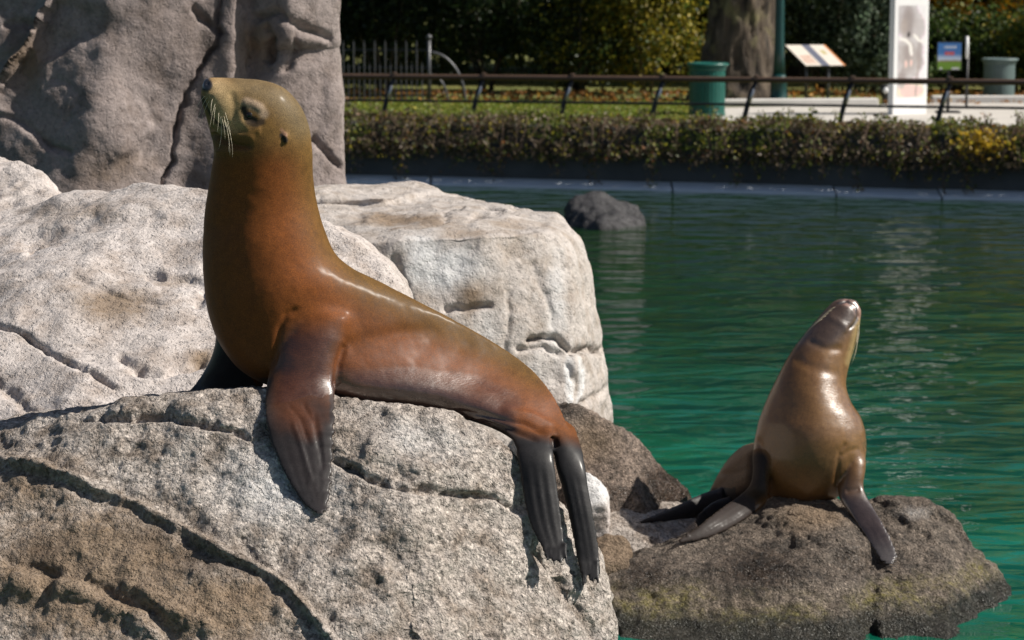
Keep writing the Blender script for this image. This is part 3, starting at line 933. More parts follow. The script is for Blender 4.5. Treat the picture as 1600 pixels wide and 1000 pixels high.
h1 = hang(h1, 3, 0.012); h2 = hang(h2, 3, 0.012)
loft(bm, h1, 12, 56, 0.15, 4, g0=.35); loft(bm, h2, 12, 56, 0.12, 4, g0=.35)
for h, tips in ((h1, [(850, 858, 858, 884), (860, 866, 870, 890), (867, 868, 877, 884), (874, 868, 881, 886), (883, 862, 888, 884)]), (h2, [(909, 885, 911, 920), (914, 893, 916, 912), (921, 895, 922, 908), (927, 895, 927, 912), (933, 890, 935, 920)])):
    Y = h[-1][4]; sl_ = (h[-1][4] - h[-2][4]) / (h[-1][1] - h[-2][1]); yb = h[-1][1]
    YF = lambda yy: Y + sl_ * (yy - yb)
    for x0, y0, x1, y1 in tips:
        loft(bm, [(x0 - 3.6, y0 - 14, x0 + 3.6, y0 - 14, YF(y0 - 14), .007), (x0 - 3.2, y0, x0 + 3.2, y0, YF(y0), .007), ((x0 + x1) / 2 - 2.3, (y0 + y1) / 2, (x0 + x1) / 2 + 2.3, (y0 + y1) / 2, YF((y0 + y1) / 2), .006), (x1 - 1.0, y1, x1 + 1.0, y1, YF(y1), .004)], 6, 12)
# ear flap
Ye = D0 - .120
loft(bm, [(434, 201, 441, 198, Ye + .03, .012), (434, 206, 447, 203, Ye, .010), (437, 214, 450, 212, Ye - .012, .008), (442, 221, 450, 220, Ye - .016, .005), (446, 224, 449, 224, Ye - .016, .003)], 4, 16)
BACK1 = [(r[0], r[1]) for r in body1]
BELLY1 = [(r[2], r[3]) for r in body1]


def paint1(px, py, V, N):
    n = len(px)
    C = np.tile(np.array((0.135, 0.042, 0.008)), (n, 1))
    olive = near(px, py, BACK1[6:21], 0, 70)
    C = lerp(C, (0.105, 0.060, 0.012), olive * 0.8)
    C = lerp(C, (0.215, 0.062, 0.011), near(px, py, [(395, 300), (430, 420), (470, 480)], 20, 110) * 0.6)
    head = sstep(265, 205, py) * (px < 520)
    C = lerp(C, (0.175, 0.098, 0.028), head * 0.85)
    C = lerp(C, (0.13, 0.10, 0.055), near(px, py, [(380, 128), (440, 150), (475, 190)], 5, 45) * .7)
    C = lerp(C, (0.42, 0.30, 0.16), near(px, py, [(340, 138), (346, 165), (354, 190)], 4, 30) * .8)
    C = lerp(C, (0.36, 0.25, 0.12), near(px, py, [(360, 150), (375, 190)], 4, 26) * .6)
    C = lerp(C, (0.10, 0.045, 0.017), near(px, py, [(336, 222), (355, 220), (385, 226)], 4, 16) * .6)  # dark fold under the jaw: shading put into the coat colour
    C = lerp(C, (0.32, 0.235, 0.165), near(px, py, [(385, 160), (405, 168), (412, 178)], 3, 12) * .8)
    C = lerp(C, (0.025, 0.017, 0.012), near(px, py, [(381, 170), (386, 181), (397, 187)], 3, 7))
    C = lerp(C, (0.03, 0.02, 0.014), near(px, py, [(388, 190), (398, 194), (409, 190)], 3, 8) * .85)
    C = lerp(C, (0.012, 0.012, 0.014), near(px, py, [(317, 127), (322, 133)], 8, 12))
    C = lerp(C, (0.04, 0.025, 0.015), near(px, py, [(314, 150), (319, 163), (328, 180), (340, 194), (354, 201)], 1.2, 3.5) * .9)
    C = lerp(C, (0.03, 0.02, 0.015), near(px, py, [(441, 211), (446, 219)], 3, 6))
    C = lerp(C, (0.30, 0.16, 0.10), near(px, py, [(440, 203), (447, 211)], 1, 4) * .7)
    W = np.full(n, 0.12)
    W = np.maximum(W, near(px, py, [(318, 127), (324, 131)], 7, 11))
    # wet under side and flippers
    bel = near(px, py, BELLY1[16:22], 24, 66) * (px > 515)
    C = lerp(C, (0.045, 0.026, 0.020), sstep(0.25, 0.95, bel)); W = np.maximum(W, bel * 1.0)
    red = near(px, py, [(540, 575), (640, 560), (760, 600), (840, 640)], 5, 55) * (py > 480)
    C = lerp(C, (0.175, 0.052, 0.014), red * .6); W = np.maximum(W, red * .32)
    strk = near(px, py, [(535, 592), (640, 588), (740, 600), (800, 628)], 6, 26)
    W = np.maximum(W, strk * (.8 + .25 * perlin(V * np.array((9, 9, 40)))))
    C = lerp(C, (0.075, 0.032, 0.018), strk * .5)
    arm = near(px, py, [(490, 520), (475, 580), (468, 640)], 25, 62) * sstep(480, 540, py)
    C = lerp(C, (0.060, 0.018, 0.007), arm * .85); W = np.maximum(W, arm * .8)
    flip = sstep(585, 690, py + 0.25 * (px - 470) + 12 * perlin(V * 20)) * (px < 524) * (px > 405)
    C = lerp(C, (0.012, 0.011, 0.013), flip * .97); W = np.where(flip > .3, .2, W)
    lead = near(px, py, [(415, 600), (416, 660), (440, 730), (492, 803)], 2, 22) * (py > 590)
    C = lerp(C, (0.02, 0.018, 0.02), lead * .8)
    patch = near(px, py, [(462, 645), (480, 665)], 8, 34)
    C = lerp(C, (0.075, 0.024, 0.010), patch * .8)
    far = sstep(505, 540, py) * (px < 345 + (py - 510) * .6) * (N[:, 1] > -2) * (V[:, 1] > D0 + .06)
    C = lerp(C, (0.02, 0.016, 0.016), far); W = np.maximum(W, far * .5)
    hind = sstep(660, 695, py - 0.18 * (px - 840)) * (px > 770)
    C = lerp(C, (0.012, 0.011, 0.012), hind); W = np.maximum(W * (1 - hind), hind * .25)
    return C, W


G1 = [([(470, 478), (448, 492), (438, 510), (432, 540), (424, 590)], 5, -.006), ([(540, 535), (529, 565), (524, 610)], 5, -.008),
      ([(535, 545), (570, 530), (620, 520), (690, 515)], 12, -.006), ([(640, 500), (600, 545), (560, 570)], 12, -.0022), ([(690, 512), (665, 545), (640, 570)], 12, -.0022), ([(735, 528), (715, 560), (695, 585)], 12, -.0018),
      ([(700, 640), (760, 650), (820, 662), (858, 680)], 5, -.012), ([(740, 655), (800, 672), (845, 690)], 4, -.008), ([(865, 680), (868, 700)], 5, -.015), ([(780, 640), (830, 648), (870, 668)], 6, .006),
      ([(312, 146), (319, 163), (328, 180), (340, 194), (356, 202)], 3, -.010), ([(326, 204), (345, 217), (368, 227), (396, 230)], 4, -.014), ([(345, 205), (375, 212), (400, 216)], 6, .006), ([(334, 236), (352, 238), (380, 236)], 4, .005),
      ([(378, 160), (395, 162), (412, 174)], 6, .005), ([(376, 170), (386, 186), (404, 190)], 4, -.003), ([(372, 186), (390, 204), (410, 204)], 7, .004), ([(322, 128), (327, 131)], 3.5, -.008),
      ([(332, 140), (340, 168), (352, 196)], 15, .006), ([(360, 140), (366, 165), (364, 192)], 6, -.004), ([(448, 630), (470, 655), (485, 700)], 3, -.003), ([(470, 625), (490, 660), (500, 710)], 3, -.003), ([(490, 640), (500, 690), (505, 740)], 3, -.003), ([(455, 650), (475, 710), (490, 760)], 3, .003),
      ([(440, 215), (444, 220)], 2.5, -.006), ([(530, 606), (620, 608), (700, 616), (790, 636)], 18, .008)]


def jw1(px, py, V):
    w = np.full(len(px), 0.55)
    w[(py > 640) & (px < 530)] = 0.25
    w[(py > 700) & (px > 700)] = 0.22
    w[(py < 235) & (px > 425) & (px < 455) & (py > 195)] = 0.15
    w[(px > 410) & (px < 570) & (py > 440) & (py < 600)] = 1.0
    w[(px > 780) & (py > 630) & (py < 720)] = 0.9
    return w


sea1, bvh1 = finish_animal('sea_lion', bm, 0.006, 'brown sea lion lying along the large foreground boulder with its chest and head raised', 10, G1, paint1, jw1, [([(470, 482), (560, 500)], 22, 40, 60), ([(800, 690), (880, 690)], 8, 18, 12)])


def hit(bvh, px, py):
    h = bvh.ray_cast(Vector(CAM), Vector(ray(px, py)).normalized())
    return h[0], h[1]


def eye_on(root, bvh, px, py, r):
    p, nn = hit(bvh, px, py)
    bm = bmesh.new(); bmesh.ops.create_uvsphere(bm, u_segments=20, v_segments=14, radius=r)
    for v in bm.verts: v.co = v.co + p - nn * r * 0.72
    me = bpy.data.meshes.new('eye'); bm.to_mesh(me); bm.free()
    me.polygons.foreach_set('use_smooth', np.full(len(me.polygons), True))
    child('eye', me, M['eye'], root)


eye_on(sea1, bvh1, 389, 180, 0.014)


def whiskers(root, bvh, specs, rad):
    for (x0, y0, x1, y1, out, bend) in specs:
        p, nn = hit(bvh, x0, y0)
        if p is None: continue
        e = Vector(at(x1, y1, p.y - out))
        mid_ = (p + e) / 2 + Vector((bend, -0.01, 0.0))
        pts = [p * (1 - t) ** 2 + mid_ * 2 * t * (1 - t) + e * t * t for t in np.linspace(0, 1, 9)]
        pts[0] = p - nn * 0.004
        child('whisker', MB().tube(pts, list(np.linspace(rad, rad * .35, 9)), 6).mesh('whisker', True), M['whisker'], root)


ws = []
for k in range(7):
    a = k / 6
    ws.append((333 + 18 * a + random.uniform(-3, 3), 160 + 26 * a + random.uniform(-8, 4), 330 + 34 * a + random.uniform(-9, 5), 196 + 40 * a + random.uniform(-16, 12), 0.035, -0.004 + 0.016 * a))
ws += [(353, 190, 363, 246, .04, .016), (349, 186, 357, 238, .03, .018), (344, 180, 342, 232, .03, .014), (325, 150, 310, 190, -.02, -.012), (322, 148, 304, 176, -.03, -.01), (328, 155, 313, 200, -.02, -.01)]
whiskers(sea1, bvh1, ws, 0.0007)

# ---- second animal, facing the camera with its head thrown back
D2 = 12.0
bm = bmesh.new()
body2 = [(1318, 466, 1338, 469, .16, .015), (1306, 469, 1345, 484, .15, .045), (1292, 481, 1344, 502, .14, .065), (1277, 498, 1340, 526, .125, .085), (1260, 518, 1332, 553, .11, .105), (1243, 540, 1325, 578, .09, .125), (1227, 566, 1322, 602, .065, .145),
         (1211, 597, 1330, 628, .04, .17), (1196, 630, 1345, 652, .02, .19), (1184, 662, 1353, 678, .0, .205), (1177, 695, 1354, 704, .0, .21), (1178, 724, 1348, 730, .01, .205), (1186, 750, 1334, 754, .03, .19), (1200, 771, 1312, 773, .06, .15), (1225, 784, 1290, 785, .08, .08)]
loft(bm, [(a, b, c, d, D2 + y, t) for a, b, c, d, y, t in body2], 6, 56, sq=1.8)
# hind body trailing away behind on the left
loft(bm, [(1215, 700, 1300, 760, D2 + .12, .10), (1190, 690, 1260, 790, D2 + .25, .13), (1168, 693, 1215, 800, D2 + .36, .13), (1143, 712, 1180, 802, D2 + .42, .12), (1124, 738, 1155, 805, D2 + .43, .09), (1110, 765, 1130, 806, D2 + .42, .055), (1100, 782, 1112, 806, D2 + .40, .03)], 6, 40)
# right-hand fore flipper
LRs = [LG, LJ]
f2 = [(1290, 690, 1352, 690, D2 + .02, .10), (1308, 718, 1354, 708, D2 - .05, .085), (1312, 742, 1352, 735, D2 - .11, .065), (1309, 765, 1349, 756, D2 - .15, .05), (1313, 782, 1353, 772, D2 - .19, .038), (1328, 803, 1365, 793, D2 - .23, .024), (1345, 828, 1380, 818, D2 - .27, .017), (1360, 852, 1394, 845, D2 - .3, .013), (1374, 874, 1403, 870, D2 - .33, .010), (1388, 892, 1402, 890, D2 - .35, .006)]
f2 = conform(f2, 0.0, LRs, 0.42, 0.012)
loft(bm, f2, 6, 36, 0.08, 4)
# left-hand fore flipper: upper arm down, then swept out to the left
f3 = [(1182, 680, 1240, 690, D2 + .02, .09), (1176, 705, 1215, 715, D2 - .04, .07), (1176, 735, 1203, 742, D2 - .10, .055), (1172, 757, 1199, 770, D2 - .14, .042), (1158, 772, 1196, 787, D2 - .16, .032), (1135, 788, 1172, 806, D2 - .17, .025), (1108, 808, 1136, 828, D2 - .18, .018), (1082, 829, 1102, 842, D2 - .18, .012), (1058, 844, 1064, 850, D2 - .18, .006)]
f3 = conform(f3, 0.0, LRs, 0.5, 0.008)
loft(bm, f3, 6, 36, 0.08, 4)
# hind flippers
h3 = [(1128, 762, 1135, 806, D2 + .36, .045), (1095, 772, 1108, 806, D2 + .30, .028), (1060, 788, 1070, 812, D2 + .26, .02), (1025, 803, 1030, 816, D2 + .22, .013), (998, 815, 1001, 818, D2 + .2, .006)]
h4 = [(1140, 775, 1160, 812, D2 + .28, .045), (1112, 785, 1130, 815, D2 + .2, .028), (1090, 803, 1106, 828, D2 + .12, .02), (1072, 820, 1084, 836, D2 + .06, .013), (1060, 832, 1066, 838, D2 + .03, .007)]
h3 = conform(h3, 0.0, LRs, 0.6, 0.005); h4 = conform(h4, 0.0, LRs, 0.6, 0.005)
loft(bm, h3, 6, 28, .15, 4); loft(bm, h4, 6, 28, .15, 4)


def paint2(px, py, V, N):
    n = len(px)
    C = np.tile(np.array((0.125, 0.058, 0.017)), (n, 1))
    C = lerp(C, (0.20, 0.095, 0.025), near(px, py, [(1300, 560), (1300, 640), (1340, 690)], 10, 60) * .7)
    jaw = near(px, py, [(1325, 480), (1290, 520), (1250, 545)], 14, 36) * sstep(560, 530, py)
    C = lerp(C, (0.065, 0.042, 0.031), jaw * .85)
    C = lerp(C, (0.30, 0.17, 0.13), near(px, py, [(1322, 472), (1340, 480), (1344, 500)], 2, 9) * .8)
    C = lerp(C, (0.34, 0.24, 0.10), near(px, py, [(1343, 505), (1335, 540), (1328, 565)], 2, 12) * .8)
    C = lerp(C, (0.02, 0.013, 0.012), near(px, py, [(1308, 474), (1325, 470), (1338, 480), (1340, 500), (1330, 512)], .8, 2.6) * .9)
    W = np.full(n, 0.62)
    W = np.maximum(W, jaw * .95)
    W = np.maximum(W, near(px, py, [(1270, 560), (1295, 610), (1335, 660), (1346, 700)], 12, 34) * .98)
    hip = (V[:, 1] > D2 + .2) & (px < 1200)
    C = lerp(C, (0.12, 0.085, 0.06), hip * .8); W = np.where(hip, .3, W)
    fr = sstep(735, 790, py) * (px > 1306)
    C = lerp(C, (0.045, 0.03, 0.027), fr); W = np.maximum(W, fr * .9)
    C = lerp(C, (0.07, 0.06, 0.056), sstep(830, 870, py) * (px > 1306))
    fl = np.maximum(near(px, py, [(1186, 720), (1184, 765), (1060, 848)], 8, 26), sstep(770, 785, py) * (px < 1180)) * (py > 690)
    C = lerp(C, (0.020, 0.016, 0.016), fl * .95); W = np.where(fl > .3, .1, W)  # left fore flipper coloured darker to carry the body's shade on it
    hd = (py > 762) & (V[:, 1] > D2 + .06) & (px < 1150)
    C = lerp(C, (0.022, 0.018, 0.018), hd * 1.0); W = np.where(hd, .4, W)
    return C, W


G2 = [([(1306, 476), (1322, 471), (1336, 478), (1341, 494), (1334, 508), (1320, 520)], 2.2, -.008), ([(1290, 490), (1320, 510), (1325, 520)], 6, .004), ([(1325, 690), (1312, 705), (1308, 735), (1306, 765)], 4, -.007), ([(1352, 690), (1350, 720)], 4, -.003),
      ([(1182, 680), (1198, 720), (1203, 765)], 4, -.006), ([(1258, 530), (1290, 545), (1320, 545)], 6, -.006), ([(1236, 556), (1270, 575), (1315, 585)], 9, -.005), ([(1345, 700), (1325, 705), (1312, 715)], 4, -.004), ([(1320, 768), (1345, 764)], 4, -.006), ([(1120, 740), (1150, 740), (1175, 730)], 5, -.005)]


def jw2(px, py, V):
    w = np.full(len(px), 0.5)
    w[(py > 790)] = 0.12
    w[(py > 670) & (py < 775)] = 0.9
    return w


sea2, bvh2 = finish_animal('sea_lion', bm, 0.0075, 'wet sea lion sitting upright on the dark rock, nose pointed at the sky', 10, G2, paint2, jw2, [([(1290, 690), (1348, 700)], 14, 28, 50), ([(1185, 685), (1235, 692)], 14, 28, 50)])
ws2 = []
for k in range(8):
    ws2.append((1341 - 1.0 * k * .5, 505 + 5 * k, 1337 - k * 1.5, 540 + 6 * k, .03, .02))
for k in range(6):
    ws2.append((1312 - 5 * k, 474 + 4.5 * k, 1288 - 6 * k, 490 + 6.5 * k, .0, -.02))
whiskers(sea2, bvh2, ws2, 0.0013)

# ------------------------------------------------------------------ foliage tools
def leaves(name, P, size, cols, flat=0.0, seed=0):
    """bent two-facet leaves at points P; cols Nx3"""
    r = np.random.default_rng(seed)
    n = len(P)
    u = r.normal(size=(n, 3)); u /= np.linalg.norm(u, axis=1)[:, None]
    v = r.normal(size=(n, 3)); v[:, 2] -= flat
    v -= u * np.einsum('ij,ij->i', u, v)[:, None]; v /= np.linalg.norm(v, axis=1)[:, None]
    wv = np.cross(u, v)
    s = size * r.uniform(0.6, 1.35, n)[:, None]
    a = P - u * s * .5; b = P + v * s * .30 + wv * s * .08; c = P + u * s * .5; d = P - v * s * .30 + wv * s * .08
    V = np.stack([a, b, c, d], 1).reshape(-1, 3)
    Fq = np.arange(4 * n).reshape(-1, 4)
    me = mesh_np(name, V, Fq, False)
    col_attr(me, 'Col', np.repeat(cols, 4, 0))
    return me


def palette(n, cols, wts, r, var=0.3):
    idx = r.choice(len(cols), n, p=np.array(wts) / sum(wts))
    C = np.array(cols)[idx] * r.uniform(1 - var, 1 + var, (n, 1))
    return C


def clumpy(n, radii, k, r, cs=0.28, shell=0.55):
    """points in clumps inside a unit-ish ellipsoid scaled by radii"""
    c = r.normal(size=(k, 3)); c /= np.linalg.norm(c, axis=1)[:, None]
    c *= (shell + (1 - shell) * r.random((k, 1))) * r.uniform(.75, 1.05, (k, 1))
    i = r.integers(0, k, n)
    p = c[i] + r.normal(size=(n, 3)) * cs * r.uniform(.5, 1.0, (k, 1))[i] * .6
    return p * np.array(radii), i


GREEN_D = [(0.018, 0.035, 0.012), (0.03, 0.055, 0.016), (0.05, 0.075, 0.02)]
GREEN_M = [(0.05, 0.09, 0.02), (0.085, 0.14, 0.03), (0.13, 0.17, 0.035)]
OLIVE = [(0.18, 0.18, 0.02), (0.30, 0.26, 0.03), (0.42, 0.32, 0.035)]
GOLD = [(0.62, 0.38, 0.02), (0.62, 0.28, 0.02), (0.46, 0.32, 0.03), (0.28, 0.22, 0.02)]
GREY_G = [(0.11, 0.16, 0.10), (0.17, 0.22, 0.15), (0.04, 0.065, 0.035)]


def shrub(loc, radii, n, size, cols, wts, label, seed, k=60, name='shrub', group=None):
    r = np.random.default_rng(seed)
    P, i = clumpy(n, radii, k, r, .30, .35)
    P[:, 2] += radii[2] * .92
    keep = P[:, 2] > 0.03
    P = P[keep]; i = i[keep]
    C = palette(len(P), cols, wts, r) * r.uniform(.7, 1.3, (k, 1))[i]
    root = empty(name, Vector(loc), label, 'shrub', group)
    o = link('foliage', leaves('foliage', P, size, C, .3, seed), M['leaf']); o.parent = root
    mb = MB()
    for q in range(5):
        an = q * 1.3 + r.random()
        mb.tube([(0.06 * math.cos(an), .06 * math.sin(an), -0.03), (radii[0] * .3 * math.cos(an), radii[1] * .3 * math.sin(an), radii[2] * .7), (radii[0] * .55 * math.cos(an), radii[1] * .55 * math.sin(an), radii[2] * 1.4)], [.035, .025, .01], 6)
    o = link('stem', mb.mesh('stem', True), M['bark']); o.parent = root
    return root


def tree(loc, trunk_r, h, crown_c, radii, n, size, cols, wts, label, seed, k=90, name='tree', lean=0.0):
    r = np.random.default_rng(seed)
    root = empty(name, Vector(loc), label, 'tree')
    mb = MB()
    hi = trunk_r > .5
    zs = np.linspace(0, 1, 120 if hi else 14)
    pts = [(lean * t + .06 * math.sin(5 * t), .05 * math.cos(4 * t), -0.05 + h * t) for t in zs]
    rr = [trunk_r * (1 + .55 * math.exp(-t * 14)) * (1 - .55 * t) for t in zs]
    mb.tube(pts, rr, 72 if hi else 16)
    for q in range(9):
        an = q * 2.4 + r.random(); z0 = h * r.uniform(.45, .85)
        e = np.array((crown_c[0] + radii[0] * .7 * math.cos(an), crown_c[1] + radii[1] * .7 * math.sin(an), crown_c[2] + radii[2] * r.uniform(-.3, .5)))
        s0 = np.array((lean * z0 / h, 0, z0)); m = (s0 + e) / 2 + np.array((0, 0, .3))
        mb.tube([s0, m, e], [trunk_r * .38, trunk_r * .22, .03], 8)
    me = mb.mesh('trunk', True)
    V = get_co(me); nn = get_no(me)
    V += nn * (0.13 * trunk_r / .5 * (ridged(V * np.array((7, 7, 1.2)), 3) - .3))[:, None]; set_co(me, V)
    o = link('trunk', me, M['bark']); o.parent = root
    P, i = clumpy(n, radii, k, r, .26, .3)
    P += np.array(crown_c)
    C = palette(len(P), cols, wts, r) * r.uniform(.65, 1.35, (k, 1))[i]
    o = link('crown', leaves('crown', P, size, C, .3, seed), M['leaf']); o.parent = root
    return root


GZ = 0.9


def gp(px, py=None, Y=None):
    """ground point under a picture column, at distance Y"""
    return ((px - 800) / F * math.hypot(Y, 0.0) * 1.0, Y, GZ)


# background trees
tree(gp(1152, Y=42.2), .58, 8.5, (-2.2, 2.5, 8.6), (5.0, 3.2, 3.4), 16000, .20, GREEN_M + OLIVE, [3, 3, 2, 2, 2, 1], 'huge old tree with thick furrowed trunk beside the green bin', 101)
tree((10.2, 49.5, GZ), .35, 10, (-0.3, -.6, 6.7), (5.6, 2.8, 6.2), 40000, .18, GOLD, [4, 3, 2, 2], 'autumn tree with orange-gold leaves hanging over the white banner', 102)
tree((17.0, 52.5, GZ), .35, 10.0, (-0.6, 0, 8.0), (5.6, 4.0, 6.6), 24000, .20, GOLD + OLIVE, [3, 2, 2, 2, 1, 1, 1], 'tall golden tree at the right beyond the railing', 103)
tree((-5.0, 49.0, GZ), .35, 9, (0, 0, 5.5), (4.6, 3.6, 5.4), 26000, .20, GREEN_D, [3, 2, 1], 'dark evergreen tree behind the iron fence', 104)
tree((1.2, 51.0, GZ), .35, 9, (0, 0, 5.6), (4.4, 3.6, 5.5), 26000, .20, GREEN_M + OLIVE, [3, 3, 2, 2, 2, 1], 'leafy green tree behind the olive shrubs', 105)
tree((6.4, 51.5, GZ), .35, 9, (0, 0, 6.3), (4.2, 3.2, 6.2), 26000, .20, OLIVE + GOLD, [2, 3, 3, 2, 2, 2, 1], 'yellowing tree behind the white banner', 106)
tree((15.5, 51.0, GZ), .35, 9, (0, 0, 5.8), (4.6, 3.6, 5.6), 22000, .20, GREEN_M + OLIVE, [3, 2, 2, 1, 1, 1], 'green tree behind the golden tree on the right', 107)
tree((-13.0, 47.0, GZ), .35, 9, (0, 0, 6.5), (5.0, 4, 6.0), 18000, .22, GREEN_D + GREEN_M, [3, 3, 2, 1, 1, 1], 'broad dark tree behind the tall rock face', 108)

# far woods as one mass
r = np.random.default_rng(55)
n = 90000
P = np.stack([r.uniform(-28, 36, n), 56 + r.normal(0, 1.2, n), GZ + 17 * r.random(n) ** 1.1], 1)
P[:, 2] += 0.8 * perlin(P * .6)
wd = link('woods', leaves('woods', P, .46, palette(n, GREEN_M + OLIVE, [2, 3, 2, 2, 2, 1], r) * np.where(P[:, :1] > 8, np.array((1.7, 1.15, .8)), 1.0), .3, 9), M['leaf'])
tag(wd, 'dark mass of woodland closing the background', 'woodland', kind='stuff')

# shrubs
shrub(gp(600, Y=45.5), (1.9, 1.2, 1.9), 9000, .10, GREEN_D, [3, 2, 1], 'dark glossy shrub behind the iron fence pickets', 201)
shrub(gp(760, Y=45.5), (1.7, 1.2, 1.9), 9000, .10, GREEN_D, [3, 2, 1], 'dark shrub beside the curved end of the iron fence', 202)
shrub(gp(905, Y=45.0), (1.3, 1.0, 1.3), 9000, .085, GREEN_D + OLIVE, [3, 2, 2, 2, 1, 0], 'low dark olive shrub behind the middle of the railing', 203)
shrub(gp(1010, Y=44.6), (1.25, 1.0, 1.75), 11000, .085, OLIVE + GREEN_M, [3, 4, 3, 1, 1, 1], 'yellow-olive shrub in the sun left of the huge trunk', 204)
shrub(gp(1280, Y=45.2), (1.1, .9, 1.7), 10000, .10, GREY_G + GREEN_D, [3, 2, 2, 1, 1, 1], 'grey-green shrub behind the slanted information panel', 205)
shrub(gp(1368, Y=44.4), (.75, .7, 1.6), 7000, .10, GREY_G, [3, 3, 1], 'pale grey-green variegated shrub left of the white banner', 206)
shrub(gp(1490, Y=45.5), (1.3, 1.0, .85), 9000, .09, GREEN_M + GREEN_D, [2, 2, 1, 2, 1, 1], 'green shrub behind the small blue sign', 207)
shrub(gp(1590, Y=45.5), (1.3, 1.0, .8), 10000, .09, GREEN_M + OLIVE, [2, 3, 3, 2, 1, 1], 'bright green shrub behind the grey bin', 208)
shrub(gp(1720, Y=44.5), (1.5, 1.0, 1.5), 7000, .10, GREEN_M, [2, 3, 2], 'green shrub at the right end of the path', 209)
shrub(gp(430, Y=45.5), (1.9, 1.2, 1.9), 6000, .11, GREEN_D, [3, 2, 1], 'dark shrub hidden behind the tall rock face', 210)

# ------------------------------------------------------------------ hedge trailing over the pool wall
r = np.random.default_rng(77)
hr = empty('hedge', Vector((2, wallY(2), 0.86)), 'long tangled autumn hedge trailing over the dark pool wall', 'hedge')
n = 52000
X = r.uniform(-9, 14, n)
lump = 0.5 + 0.5 * perlin(np.stack([X * 1.2, X * 0, X * 0], 1)) + .35 * perlin(np.stack([X * 4, X * 0 + 5, X * 0], 1))
th = r.uniform(-.15, math.pi * .62, n)              # from back top over to the hanging front
rad = (0.24 + .20 * lump) * r.uniform(.65, 1.05, n)
Yh = np.array([wallY(x) for x in X]) + 0.12 - np.sin(th) * rad * 1.25 + .18 * np.cos(th)
Zh = 0.74 + .10 * (lump - .5) + np.cos(th) * rad * .85 - .25 * np.clip(th - 1.0, 0, 1) * (0.5 + lump)
hang = r.random(n) < .14
hx = np.round(X * 2.2 + .35 * np.sin(X * 5)) / 2.2 + r.normal(0, .09, n)
X = np.where(hang, hx, X)
Zh = np.where(hang, .62 - r.random(n) * .60 * (0.2 + 1.5 * np.abs(perlin(np.stack([hx * 2.2, hx * 0 + 3, hx * 0], 1)))) , Zh)
Yh = np.where(hang, np.array([wallY(x) for x in X]) - .10 - .10 * r.random(n), Yh)
P = np.stack([X, Yh, Zh], 1)
PV = []; vines = []
for q in range(150):
    x = r.uniform(-8.5, 13.5); y = wallY(x) - .26 - .1 * r.random(); L = r.uniform(.12, .62) * (1 if r.random() < .5 else .5); z0 = .62
    dx = r.uniform(-.12, .12)
    vines.append([(x, y + .1, z0 + .1), (x + dx * .5, y, z0 - L * .5), (x + dx, y + .06, z0 - L)])
    m_ = int(70 * L) + 8
    t_ = r.random(m_)
    PV.append(np.stack([x + dx * t_ + r.normal(0, .05, m_), y + r.normal(0, .04, m_), z0 + .05 - L * t_], 1))
for q in range(170):
    x = r.uniform(-8.5, 13.5); y = wallY(x) + r.uniform(-.2, .25); L = r.uniform(.06, .24); z0 = .98; dx = r.uniform(-.1, .1)
    vines.append([(x, y, z0 - .1), (x + dx * .4, y, z0 + L * .5), (x + dx, y, z0 + L)])
    m_ = int(90 * L) + 5; t_ = r.random(m_)
    PV.append(np.stack([x + dx * t_ + r.normal(0, .05, m_), y + r.normal(0, .04, m_), z0 + L * t_], 1))
PV = np.concatenate(PV); nv_ = len(PV)
P[:nv_] = PV; X = P[:, 0]; Zh = P[:, 2]
patch = perlin(np.stack([X * .9, Zh * 2, X * 0 + 7], 1))
C = palette(n, [(0.15, 0.11, 0.075), (0.25, 0.19, 0.13), (0.09, 0.11, 0.03), (0.16, 0.19, 0.04), (0.40, 0.33, 0.04), (0.32, 0.14, 0.05)], [5, 4, 2, 1.5, 1, .5], r)
gmask = ((Zh > 1.02) & (r.random(n) < .7)) | (patch > .27)
C[gmask] = palette(gmask.sum(), [(0.09, 0.12, 0.025), (0.17, 0.21, 0.04), (0.36, 0.33, 0.045), (0.18, 0.13, 0.08)], [3, 3, .8, 2], r)
o = link('foliage', leaves('foliage', P, .062, C, .2, 5), M['leaf']); o.parent = hr; o.location = -hr.location; tag(o, kind='stuff')
mb = MB()
for vn in vines: mb.tube(vn, [.006, .005, .003], 5, False)
for q in range(130):
    x = r.uniform(-9, 14); y = wallY(x)
    a = r.uniform(-.5, .5); L = r.uniform(.25, .6)
    p = [(x, y + .15, .9), (x + a * .4, y - .16, .95 + r.uniform(-.05, .12)), (x + a, y - .30 - r.uniform(0, .1), .85 - L * .45), (x + a * 1.3, y - .22, .75 - L * .7)]
    mb.tube(p, [.006, .005, .004, .002], 5, False)
o = link('twigs', mb.mesh('twigs', True), M['twig']); o.parent = hr; o.location = -hr.location; tag(o, kind='stuff')
# yellow-leaved plant in the hedge
r = np.random.default_rng(78)
xc = (1510 - 800) / F * 34
P = np.stack([xc + r.normal(0, .2, 320), np.full(320, wallY(xc) - .40) + r.normal(0, .07, 320), .80 + r.normal(0, .10, 320)], 1)
yr = empty('yellow_shrub', Vector((xc, wallY(xc) - .1, .86)), 'patch of bright yellow leaves in the hedge below the small blue sign', 'shrub')
o = link('foliage', leaves('foliage', P, .075, palette(320, [(0.55, 0.36, 0.03), (0.45, 0.33, 0.05), (0.3, 0.28, 0.04)], [3, 2, 1], r), .2, 6), M['leaf']); o.parent = yr; o.location = -yr.location
mb = MB()
for q in range(14):
    a = r.uniform(-.4, .4); mb.tube([(xc + a * .3, wallY(xc) + .0, .9), (xc + a * .7, wallY(xc) - .3, .95), (xc + a, wallY(xc) - .42, .65)], [.008, .006, .003], 5)
o = link('stem', mb.mesh('stem', True), M['twig']); o.parent = yr; o.location = -yr.location
